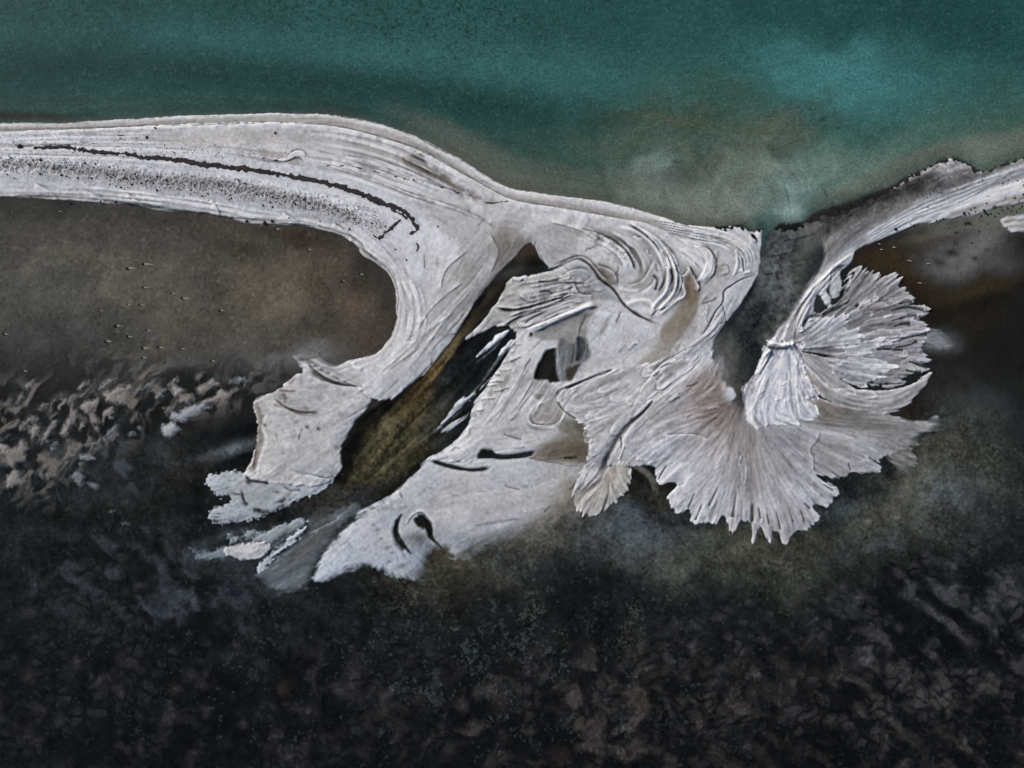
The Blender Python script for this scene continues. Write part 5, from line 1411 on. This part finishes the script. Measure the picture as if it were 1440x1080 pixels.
prev = None
for rec in SHEETS:
    name, win, mask, z, c = rec[:5]
    # solid colour noise is part of the sheet's own surface
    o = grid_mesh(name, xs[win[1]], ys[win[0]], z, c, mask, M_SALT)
    if name == 'sand_spit':
        tag(o, kind='structure')
    elif rec[5] == 'PART':
        o.parent = prev
    else:
        tag(o, rec[5], rec[6], rec[7])
        prev = o

# ------------------------------------------------------------------ lake water
WC = np.zeros((NY, NX, 3), np.float32)
WC[:] = lin((38, 84, 80))
for b in [(720, -60, 1200, 60, 0, (30, 76, 74), .8), (760, 100, 220, 40, 10, (50, 100, 97), .6), (20, 80, 90, 60, 0, (26, 62, 62), .6), (260, 125, 60, 6, 6, (28, 66, 70), .7), (480, 146, 80, 5, 0, (34, 82, 82), .7), (60, 146, 140, 10, 0, (58, 78, 68), .7), (30, 162, 90, 6, 3, (50, 42, 36), .9), (200, 150, 90, 8, -3, (60, 84, 74), .6),
          (1100, 20, 300, 40, 0, (32, 78, 76), .7), (1350, 30, 160, 60, 0, (26, 68, 68), .8), (1190, 100, 110, 34, 6, (62, 124, 124), .95), (1280, 120, 90, 40, 10, (54, 112, 112), .7), (1180, 130, 60, 26, 20, (62, 122, 120), .6), (1400, 130, 120, 50, 0, (46, 92, 88), .7), (1300, 180, 130, 40, -8, (66, 104, 94), .8), (1420, 180, 90, 34, -10, (74, 100, 86), .8),
          (1010, 120, 110, 26, 6, (52, 88, 78), .7), (1000, 160, 120, 30, 0, (70, 84, 70), .85), (1110, 180, 60, 40, 20, (80, 90, 76), .85), (900, 190, 70, 30, 0, (64, 84, 72), .8), (970, 210, 100, 26, 0, (86, 94, 82), .8), (850, 215, 80, 24, 10, (74, 88, 76), .8), (760, 220, 70, 26, 20, (62, 82, 72), .8), (690, 190, 60, 20, 40, (50, 78, 72), .7), (600, 178, 60, 12, 26, (78, 96, 90), .75), (660, 212, 50, 13, 38, (84, 98, 90), .75), (740, 250, 60, 10, 14, (84, 94, 82), .75),
          (880, 255, 60, 22, -10, (112, 120, 112), .85), (960, 280, 70, 30, 0, (116, 118, 110), .9), (1030, 280, 50, 40, 0, (118, 124, 114), .9), (1080, 240, 50, 40, 0, (112, 124, 114), .8), (905, 235, 30, 14, -30, (122, 136, 130), .6), (950, 246, 36, 10, -8, (66, 74, 68), .85), (925, 260, 14, 8, 0, (66, 74, 70), .7), (975, 235, 26, 5, -10, (76, 84, 78), .6), (1110, 270, 26, 46, 0, (134, 154, 148), .8), (1112, 305, 22, 14, 0, (146, 166, 162), .8), (1160, 250, 50, 34, -20, (116, 134, 124), .8), (1230, 220, 60, 26, -20, (104, 122, 110), .7), (1210, 265, 60, 12, -24, (104, 112, 100), .7), (1290, 226, 40, 10, -20, (90, 92, 82), .8), (1380, 215, 30, 22, -20, (122, 138, 126), .75), (1430, 205, 40, 16, -10, (98, 104, 92), .7), (1060, 200, 40, 12, -35, (92, 96, 82), .6), (1005, 255, 8, 50, 8, (112, 108, 94), .5), (1070, 235, 10, 34, 40, (104, 100, 84), .55), (1045, 250, 26, 8, -8, (94, 100, 90), .5), (880, 290, 40, 6, 12, (122, 118, 110), .8), (960, 305, 60, 8, 5, (128, 124, 116), .8)]:
    blob(WC, *b)
strip(WC, [(-100, 92), (200, 96), (400, 106), (600, 130), (780, 164), (900, 190)], 34, (29, 63, 58), .85, 1, 0, .2, 2, N40)
strip(WC, [(-100, 40), (150, 42), (400, 62), (620, 84), (820, 110), (1000, 118)], 26, (49, 100, 98), .8, 1, 0, .2, 2, N40)
strip(WC, [(-100, 140), (200, 140), (420, 146), (520, 152), (600, 172)], 10, (44, 72, 65), .7, 1, 0, .2, 2, N40)
strip(WC, [(500, 156), (580, 176), (660, 214), (740, 250), (850, 268), (950, 290), (1050, 305)], 26, (88, 96, 86), .85, None, .35, .1, 3, N40)
strip(WC, [(560, 178), (640, 212), (700, 248), (790, 266), (870, 275)], 10, (104, 108, 99), .6, None, .4, .1, 2)
strip(WC, [(860, 262), (930, 280), (1010, 296), (1080, 300)], 22, (120, 122, 113), .8, None, .2, .2, 4, N40)
strip(WC, [(1128, 300), (1200, 270), (1270, 240), (1340, 212), (1440, 200), (1560, 170)], 18, (104, 112, 101), .7, None, .1, 0, 4, N40)
for b in [(80, 40, 200, 70, 0, (24, 60, 60), .5), (1195, 104, 100, 32, 6, (60, 122, 123), .7), (990, 268, 80, 30, 0, (124, 126, 118), .7), (900, 268, 40, 22, -20, (118, 124, 116), .6), (1060, 292, 40, 16, 0, (132, 140, 132), .6), (1020, 225, 60, 16, -14, (98, 102, 88), .7), (950, 170, 60, 8, 6, (82, 86, 66), .6), (1060, 180, 40, 10, -20, (88, 92, 74), .6), (860, 168, 40, 20, 0, (46, 66, 54), .6), (930, 235, 18, 6, -30, (126, 142, 136), .6), (1065, 255, 10, 26, 20, (126, 138, 128), .5)]:
    blob(WC, *b)
silt = np.clip(rg(1030, 235, 230, 90), 0, 1)
sg_ = np.clip(rg(1000, 240, 260, 90), 0, 1)[..., None]
WC *= 1 + sg_ * (np.array([.90, 1.02, 1.0], np.float32) - 1)
WC = WC * .88 + WC.mean(axis=2, keepdims=True) * .12
wisp = fbm(X + 1.6 * WXn + 6 * L3, Y + 1.6 * WYn, 26, 5, 151)
WC *= np.clip(1 + silt * .20 * wisp, .6, 1.5)[..., None]
WC *= np.clip(1 + silt * (.07 * L3 + .05 * L2), .6, 1.4)[..., None]
WC *= np.clip(1 + .06 * N40 + .05 * N12 + .05 * N90 + .05 * GR, .5, 1.5)[..., None]
# dark weed specks on the floor of the open lake, and single dark patches
spk = sst(.35, .75, vnoise(X * .33, Y * .33, 51) + .35 * vnoise(X * .7, Y * .7, 52)) * np.clip(rg(520, -10, 320, 60) + rg(640, 60, 180, 40) * .7 + rg(60, -10, 160, 60) * .8, 0, 1)
WC *= (1 - .5 * spk)[..., None]
wav = aniso(9, 3.2, -12, 3, 54)
flk = sst(1.1, 2.2, GR + .7 * wav) * sst(300, 200, Y)
WC += (lin((110, 138, 136)) - WC) * (flk * .07)[..., None]
WC *= (1 + .09 * wav * sst(260, 150, Y))[..., None]
WC *= (1 + .16 * np.clip(vnoise(X * .45, Y * .45, 53), 0, 1) * sst(230, 120, Y))[..., None]
for b in [(1157, 167, 5, 2, -20, (20, 52, 56), .9), (1178, 180, 3, 1.5, -20, (24, 56, 60), .8), (1140, 153, 4, 1.5, 10, (26, 60, 60), .7), (1175, 160, 10, 1.5, -30, (34, 66, 64), .6), (1106, 275, 1.6, 20, -12, (50, 96, 100), .7), (950, 228, 7, 2, 0, (58, 66, 60), .8), (1160, 272, 2, 6, -30, (52, 66, 62), .8), (1250, 262, 14, 4, -40, (140, 152, 140), .5)]:
    blob(WC, *b, warp=True) if False else blob(WC, *b)
win, ssh = polysdf(SHORE[:27] + [(1090, 318), (1128, 312), (1150, 297), (1200, 282), (1262, 256), (1300, 237), (1335, 222), (1357, 227), (1378, 240), (1398, 237), (1440, 220), (1560, 178), (1560, -400), (-200, -400), (-200, 176)], 40)
SH = np.full((NY, NX), -40, np.float32)
SH[win] = ssh
AW = np.clip(.55 + .45 * sst(0, 22, SH), 0, 1) * sst(-3, 3, SH + 1.2 * N12)
AW = np.where(SH >= 39.9, 1, AW)
wmask = SH > -6
wp = lambda a: padded(a, PADN)
wz = np.zeros((NY, NX), np.float32)
rowpad = np.ones((NY + 2 * PADN, NX + 2 * PADN), bool)
wm = padded(wmask, PADN)
wm[PADN + NY:] = False
WC = calm(WC)
lake = grid_mesh('water', gxs[:], gys[:], padded(wz, PADN), padded(WC, PADN), wm, water_mat(), padded(AW.astype(np.float32), PADN))
tag(lake, kind='structure')

# lagoon water: one clear sheet south of the spits and up the inlet
lx = np.array([gxs[0], -110, 560, 620, 1000, 1085, 1130, 1200, 1550, gxs[-1]], np.float32)
bm = bmesh.new()
topy = [230, 230, 230, 300, 345, 321, 321, 345, 235, 200]
vt = [bm.verts.new(((x - CX) * S, (CY - y) * S, -.03)) for x, y in zip(lx, topy)]
vb = [bm.verts.new(((x - CX) * S, (CY - gys[-1]) * S, -.03)) for x in lx]
for i in range(len(lx) - 1):
    bm.faces.new((vt[i], vb[i], vb[i + 1], vt[i + 1]))
me = bpy.data.meshes.new('lagoon_water')
bm.to_mesh(me)
bm.free()
me.materials.append(lagoon_mat())
o = bpy.data.objects.new('lagoon_water', me)
col.objects.link(o)
tag(o, kind='structure')

# ------------------------------------------------------------------ thin deposits lying on the sheets: weed, foam
CRUMBS = []


def deposit(name, lines, base, h, thr, mat, nscale, seed, var=.25, main=True):
    P_all, best, win = [], None, None
    for (pts, w) in lines:
        P_all.append(spline(pts, False, 2.0))
    allp = np.concatenate(P_all)
    win = window(allp, 12)
    f = np.full((win[0].stop - win[0].start, win[1].stop - win[1].start), -9, np.float32)
    for P, (pts, w) in zip(P_all, lines):
        d, t, sd = segdist(P, win, 14, False)
        if isinstance(w, tuple):
            w = np.interp(t, np.linspace(0, 1, len(w)), w).astype(np.float32)
        f = np.maximum(f, w - d)
    nz = fbm(X[win], Y[win], nscale, 3, seed)
    f = f + nz * thr
    z = HT[win] - .05 + (h + .05) * sst(-.6, 1.4, f) * (1 + .3 * GR[win] * .5)
    z = np.where(f > .2, np.maximum(z, HT[win] + .015), z)
    C = np.empty(f.shape + (3,), np.float32)
    C[:] = lin(base)
    C *= np.clip(1 + var * GR[win] * .5 + var * nz, .3, 2)[..., None]
    mk = f > -.8
    if main:
        lab = np.where(mk, np.arange(mk.size, dtype=np.int64).reshape(mk.shape) + 1, 0)
        for it in range(4000):
            p = np.pad(lab, 1)
            nw = np.maximum.reduce([p[1:-1, 1:-1], p[:-2, 1:-1], p[2:, 1:-1], p[1:-1, :-2], p[1:-1, 2:]])
            nw = np.where(mk, nw, 0)
            if (nw == lab).all():
                break
            lab = nw
        ids, cn = np.unique(lab[mk], return_counts=True)
        big = lab == ids[np.argmax(cn)]
        CRUMBS.append((xs[win[1]], ys[win[0]], z.astype(np.float32), C, mk & ~big, mat))
        mk = big
    return grid_mesh(name, xs[win[1]], ys[win[0]], z.astype(np.float32), C, mk, mat)


WR = [(52, 209), (90, 208), (125, 213), (160, 216), (185, 218), (200, 222), (240, 224), (290, 232), (330, 237), (360, 240), (400, 247), (440, 254), (480, 264), (510, 274), (535, 286), (560, 294), (575, 303), (583, 315), (586, 324), (576, 330)]
wl = deposit('seaweed_line', [(WR, (2.2, 3.2, 2.4, 2.4, 3.6, 4.0, 4.2, 4.0, 3.6, 3.4, 3.8, 4.6, 3.6, 2.2)), ([(563, 310), (550, 322), (541, 329), (533, 336), (526, 331)], (1.2, 2.6, 2.6, 1.0)), ([(520, 279), (532, 288), (548, 292)], 1.5), ([(550, 296), (566, 302), (572, 308)], 1.6)], (54, 50, 51), .07, 2.2, M_WEED, 5, 71)
tag(wl, 'long dark line of dried weed curving along the top of the white left spit', 'seaweed line')
wt = deposit('seaweed_line', [([(0, 202), (12, 203)], .8), ([(586, 342), (589, 348), (587, 353)], 1.0), ([(360, 222), (430, 232), (500, 236), (560, 250), (620, 264), (646, 272)], (.2, .5, .3, .6, .5, .8)), ([(678, 284), (692, 286), (714, 284)], (.3, 1.0, 1.2)), ([(120, 188), (160, 191), (205, 193)], (.3, .7, .4))], (70, 66, 64), .04, 1.6, M_WEED, 6, 72, main=False)
tag(wt, 'thin broken threads of dark weed on the middle of the white left spit', 'seaweed', kind='stuff')
wt.name = 'seaweed_threads'
wi = deposit('weed_bank', [([(1008, 319), (1025, 320), (1045, 315), (1062, 318), (1078, 317)], (1.6, 4.0, 6.0, 6.4, 5.0)), ([(1050, 322), (1060, 335), (1064, 345)], (1.6, 1.6, .8)), ([(1076, 316), (1095, 318), (1120, 317), (1132, 306)], (5, 5.4, 5.4, 5))], (24, 26, 26), .08, 4.6, M_WEED, 5, 73)
tag(wi, 'black crumbly weed bank across the lake end of the inlet', 'weed bank')
wr2 = deposit('weed_bank', [([(1130, 308), (1150, 299), (1180, 290), (1215, 279), (1262, 257), (1300, 238), (1335, 222), (1357, 226), (1378, 240), (1398, 237), (1440, 221), (1545, 186)], (8, 11, 9, 6.5, 4.5, 2.8, 1.6, 1.8, 1.8, 1.6, 1.4, 1.2))], (34, 33, 33), .06, 5.4, M_WEED, 6, 74)
tag(wr2, 'dark weed bank along the lake edge of the right spit', 'weed bank')
fo = deposit('foam', [([(-108, 176), (0, 173), (80, 174), (130, 171), (180, 168), (275, 163), (360, 161), (460, 161), (480, 163)], (.2, .5, .6, .7, 1.0, 1.4, 1.8, .6)), ([(480, 163), (522, 171), (555, 181), (585, 192), (640, 220), (690, 252), (720, 266), (782, 276), (850, 285), (895, 296), (932, 306), (960, 316), (1004, 320)], (.4, .6, .8, 1.0, 1.2, 1.6, 1.8, 2.0, 2.2, 1.8, 1.2, 1.2)), ([(130, 182), (180, 180), (250, 176), (300, 174), (360, 173), (430, 174)], (.2, .9, 1.2, 1.3, 1.2, .4))], (214, 216, 218), .05, 1.1, M_FOAM, 5, 75, .06, main=False)
tag(fo, 'thin white line of foam along the lake shore of the left spit', 'foam', kind='stuff')

for cr in CRUMBS:
    if cr[4].any():
        tag(grid_mesh('weed_crumbs', *cr[:5], cr[5]), 'loose dark crumbs of weed along the shore', 'weed crumbs', kind='stuff')

# ------------------------------------------------------------------ stones
def stone_mesh(seed):
    rq = random.Random(seed)
    bm = bmesh.new()
    bmesh.ops.create_icosphere(bm, subdivisions=2, radius=1)
    for _ in range(5):
        n = (rq.gauss(0, 1), rq.gauss(0, 1), rq.gauss(0, 1))
        l = math.sqrt(sum(c * c for c in n))
        n = tuple(c / l for c in n)
        off = rq.uniform(.55, .85)
        for v in bm.verts:
            dd = v.co.x * n[0] + v.co.y * n[1] + v.co.z * n[2]
            if dd > off:
                for k in range(3):
                    v.co[k] -= n[k] * (dd - off) * .8
    sx, sy, sz = rq.uniform(.9, 1.25), rq.uniform(.7, 1), rq.uniform(.55, .8)
    for v in bm.verts:
        v.co.x *= sx * (1 + rq.uniform(-.05, .05))
        v.co.y *= sy * (1 + rq.uniform(-.05, .05))
        v.co.z *= sz
    me = bpy.data.meshes.new('stone')
    bm.to_mesh(me)
    bm.free()
    for p in me.polygons:
        p.use_smooth = True
    me.materials.append(M_STONE)
    return me


def plain_mat(name, rgb, grain, sc):
    m, nt, N, L = new_mat(name)
    out = N.new('ShaderNodeOutputMaterial')
    b = N.new('ShaderNodeBsdfPrincipled')
    b.inputs['Roughness'].default_value = .85
    b.inputs['Specular IOR Level'].default_value = .2
    tc = N.new('ShaderNodeTexCoord')
    n1 = N.new('ShaderNodeTexNoise')
    n1.inputs['Scale'].default_value = sc
    n1.inputs['Detail'].default_value = 4
    L.new(tc.outputs['Object'], n1.inputs['Vector'])
    cr = N.new('ShaderNodeValToRGB')
    a = lin(rgb)
    cr.color_ramp.elements[0].position = .3
    cr.color_ramp.elements[1].position = .7
    cr.color_ramp.elements[0].color = tuple(float(v) for v in a * (1 - grain)) + (1,)
    cr.color_ramp.elements[1].color = tuple(float(v) for v in a * (1 + grain)) + (1,)
    L.new(n1.outputs['Fac'], cr.inputs[0])
    L.new(cr.outputs[0], b.inputs['Base Color'])
    L.new(b.outputs[0], out.inputs['Surface'])
    return m


M_STONE = plain_mat('dark_stone', (40, 40, 43), .35, 2.5)
M_PEB = plain_mat('pebbles', (78, 76, 76), .4, .6)
M_TAIL = plain_mat('pale_sand', (158, 149, 128), .3, 3)
M_LUMP = plain_mat('salt_lump', (140, 132, 116), .2, 3)
SM = [stone_mesh(k) for k in range(6)]


def hz(x, y):
    return float(HT[int(np.clip(y - Y0, 0, NY - 1)), int(np.clip(x - X0, 0, NX - 1))])


def stone(x, y, r, label, group, me=None, mat=None, name='stone'):
    o = bpy.data.objects.new(name, me or random.choice(SM))
    col.objects.link(o)
    rr = r * S
    o.location = ((x - CX) * S, (CY - y) * S, hz(x, y) + rr * .25)
    o.rotation_euler = (0, 0, random.uniform(0, 6.28))
    o.scale = (rr, rr, rr)
    tag(o, label, 'stone', group)
    return o


stone(30, 207, 3.6, 'largest dark boulder, at the left end of the weed line on the spit', None)
GL = 'small dark stone lying on the white crust of the left spit'
GG = 'stones scattered over the left spit'
band_c = spline([(0, 236), (100, 244), (200, 258), (330, 274), (440, 294), (520, 316), (545, 335)], False, 1.0)
for (x, y, r) in [(88, 247, 2.2), (121, 230, 1.6), (111, 251, 1.5), (180, 252, 1.6), (190, 253, 1.4), (186, 260, 1.8), (200, 258, 1.8), (222, 268, 1.9), (58, 245, 1.7), (99, 286, 1.8), (142, 284, 1.7), (162, 285, 1.9), (183, 286, 2.0), (220, 181, 1.8), (388, 188, 2.2), (582, 254, 1.4), (616, 319, 1.5), (572, 366, 1.6), (556, 351, 1.4), (347, 311, 2.4), (372, 313, 2.6), (383, 311, 2.4), (208, 194, 2.0), (18, 223, 1.8), (12, 246, 1.4), (250, 256, 1.2)]:
    stone(x, y, r, GL, GG)
for k in range(150):
    P = band_c[int(random.betavariate(1.3, 1.3) * (len(band_c) - 1))]
    stone(P[0] + random.gauss(0, 5), P[1] + random.gauss(0, 9) - 3, random.choice((.8, .9, 1.0, 1.1, 1.3, 1.5)), GL, GG)
for k in range(22):
    x = random.uniform(20, 330)
    stone(x, 196 + x * .05 + random.gauss(0, 7), random.uniform(.7, 1.1), GL, GG)
GR2 = 'dark stone on the sandy lagoon margin of the right spit'
GG2 = 'stones scattered along the right spit'
for (u, v, r) in [(1100, 440, 2.6), (1130, 493, 2.4), (1112, 495, 2.0), (1215, 425, 2.2), (1240, 445, 1.8), (1225, 440, 1.6), (1255, 442, 1.6), (1350, 410, 1.7), (1385, 355, 1.5), (1430, 335, 1.5), (1130, 440, 1.4), (1160, 408, 1.2), (1225, 385, 1.3), (1140, 420, 1.2), (1275, 400, 1.5), (1320, 420, 1.3), (1380, 400, 1.4), (1400, 430, 1.3), (1330, 355, 1.0), (1280, 455, 1.3), (1200, 455, 1.3), (1165, 430, 1.0), (1020, 525, 1.2), (1055, 546, 1.6), (1068, 548, 1.2), (1150, 605, 1.4), (1050, 600, 1.2), (1190, 540, 1.5), (1240, 500, 1.0), (945, 480, 1.3), (820, 505, 1.2), (895, 410, 1.2), (800, 500, 1.1), (985, 470, 1.1), (1410, 372, 1.2), (1300, 440, 1.1), (1370, 425, 1.2), (1430, 400, 1.3), (1345, 520, 1.0), (1150, 505, 1.1), (1016, 572, 1.1), (1265, 405, 1.1), (1340, 440, 1.0), (1032, 652, 1.2), (1420, 415, 1.2), (1310, 405, 1.2)]:
    stone(1080 + u / 4, 190 + v / 4, r, GR2, GG2)
stone(1259, 322.5, 2.6, 'pale round stone at the lagoon edge of the right spit', None, name='stone')
for k in range(26):
    t = random.random()
    stone(1300 + t * 130, 282 - t * 22 - 10 + random.gauss(0, 4), random.uniform(.7, 1.2), GR2, GG2)


def tail_mesh(seed):
    rq = random.Random(seed)
    bm = bmesh.new()
    n = 12
    rows = []
    for i in range(n + 1):
        t = i / n
        w = .22 * (math.sin(math.pi * min(1, t * 1.1 + .12)) ** .7 if t < .8 else (1 - t) * 2.9) * rq.uniform(.8, 1.2)
        w = max(w, .01)
        h = .12 * (1 - t) + .02
        yo = .06 * math.sin(t * 3)
        rows.append([bm.verts.new((t * 3.2, yo + s * w * 2, h if s == 0 else -.05)) for s in (-1, -.5, 0, .5, 1)])
        for v, s in zip(rows[-1], (-1, -.5, 0, .5, 1)):
            v.co.z = h * (1 - s * s) - .06 * abs(s)
    for a, b in zip(rows[:-1], rows[1:]):
        for k in range(4):
            bm.faces.new((a[k], b[k], b[k + 1], a[k + 1]))
    me = bpy.data.meshes.new('sand_tail')
    bm.to_mesh(me)
    bm.free()
    for p in me.polygons:
        p.use_smooth = True
    me.materials.append(M_TAIL)
    return me


TM = [tail_mesh(k) for k in range(3)]
for (x, y, r, L) in [(200, 371, 1.7, 14), (178, 377, 1.7, 12), (200, 404, 1.2, 10), (255, 419, 1.6, 11), (161, 458, 1.9, 8), (178, 473, 1.5, 8), (147, 480, 1.7, 10), (199, 489, 1.7, 10), (199, 503, 1.3, 7), (222, 488, 1.3, 10), (205, 464, 1.1, 8), (308, 436, 1.4, 7), (240, 412, 1.0, 8), (139, 437, 1.0, 6), (178, 428, .9, 7), (195, 428, 1.1, 9), (4, 469, 1.2, 8), (31, 521, 1.1, 7), (296, 507, 1.2, 7), (253, 490, 1.2, 7), (480, 395, 1.4, 4), (505, 385, 1.2, 6), (386, 322, 1.4, 8), (432, 350, .9, 7), (80, 297, .9, 7)]:
    r *= 1.35
    e = stone(x, y, r, 'dark stone with a pale sand tail on its right, on the brown pond floor', 'stones with sand tails in the left pond')
    e.location.z = max(e.location.z, -.08)
    e.rotation_euler.z = random.uniform(-.1, .1) - .12
    t = bpy.data.objects.new('sand_tail', random.choice(TM))
    col.objects.link(t)
    t.parent = e
    k = L / (3.2 * r)
    t.location = (.7, 0, -.1)
    t.scale = (k, 1.4, 1.3)
for (x, y, L) in [(1240, 351, 6), (1258, 348, 6), (1280, 367, 7), (1294, 398, 8), (1306, 371, 6), (1237, 343, 4)]:
    o = bpy.data.objects.new('salt_lump', random.choice(SM).copy())
    o.data.materials.clear()
    o.data.materials.append(M_LUMP)
    col.objects.link(o)
    o.location = ((x - CX) * S, (CY - y) * S, max(hz(x, y), -.1) + .05)
    o.scale = (L * .05, .12, .12)
    o.rotation_euler = (0, 0, random.uniform(-.3, .2))
    tag(o, 'small pale salt lump on the dark brown floor right of the fans', 'salt lump', 'salt lumps right of the fans')

# gravel far too fine to count
bm = bmesh.new()
gv = []
for k in range(5200):
    P = band_c[int(random.random() * (len(band_c) - 1))]
    if random.random() < .75:
        x, y = P[0] + random.gauss(0, 6), P[1] + random.gauss(0, 8) - 6
    else:
        x = random.uniform(-60, 420)
        y = 200 + x * .06 + random.gauss(0, 12)
    r = random.uniform(.3, .85) * S
    z = hz(x, y)
    a = random.uniform(0, 6.28)
    wx, wy = (x - CX) * S, (CY - y) * S
    top = bm.verts.new((wx, wy, z + r))
    ring = [bm.verts.new((wx + r * math.cos(a + q * 1.2566) * random.uniform(.8, 1.3), wy + r * math.sin(a + q * 1.2566) * random.uniform(.8, 1.3), z - .02)) for q in range(5)]
    for q in range(5):
        bm.faces.new((ring[q], ring[(q + 1) % 5], top))
me = bpy.data.meshes.new('gravel')
bm.to_mesh(me)
bm.free()
me.materials.append(M_PEB)
o = bpy.data.objects.new('gravel', me)
col.objects.link(o)
tag(o, 'fine dark gravel strewn along the white left spit', 'gravel', kind='stuff')

# ------------------------------------------------------------------ light, sky, camera
SUN_EL, SUN_AZ = math.radians(35), math.radians(-50)     # azimuth from north, towards west
sd = bpy.data.lights.new('sun', 'SUN')
sd.energy = 1.95
sd.angle = math.radians(9)
sd.color = (1.0, .98, .95)
so = bpy.data.objects.new('sun', sd)
col.objects.link(so)
so.rotation_euler = (math.pi / 2 - SUN_EL, 0, math.pi - SUN_AZ + 0)
from mathutils import Vector
dirv = Vector((math.sin(SUN_AZ) * math.cos(SUN_EL), math.cos(SUN_AZ) * math.cos(SUN_EL), math.sin(SUN_EL)))
so.rotation_euler = dirv.to_track_quat('Z', 'Y').to_euler()
w = bpy.data.worlds.new('World')
scn.world = w
w.use_nodes = True
nt = w.node_tree
bg = nt.nodes['Background']
sky = nt.nodes.new('ShaderNodeTexSky')
sky.sky_type = 'NISHITA'
sky.sun_disc = False
sky.sun_elevation = SUN_EL
sky.sun_rotation = SUN_AZ
sky.air_density = 1.0
sky.dust_density = 4.0
sky.ozone_density = 1.0
nt.links.new(sky.outputs[0], bg.inputs[0])
bg.inputs[1].default_value = .08

cd = bpy.data.cameras.new('camera')
cd.sensor_width = 36
cd.lens = 36 * 130 / 144.0
cd.clip_end = 5000
co = bpy.data.objects.new('camera', cd)
col.objects.link(co)
co.location = (0, 0, 130)
co.rotation_euler = (0, 0, 0)
scn.camera = co
scn.view_settings.view_transform = 'Standard'
scn.view_settings.look = 'None'
scn.view_settings.exposure = 0
scn.cycles.transparent_max_bounces = 12
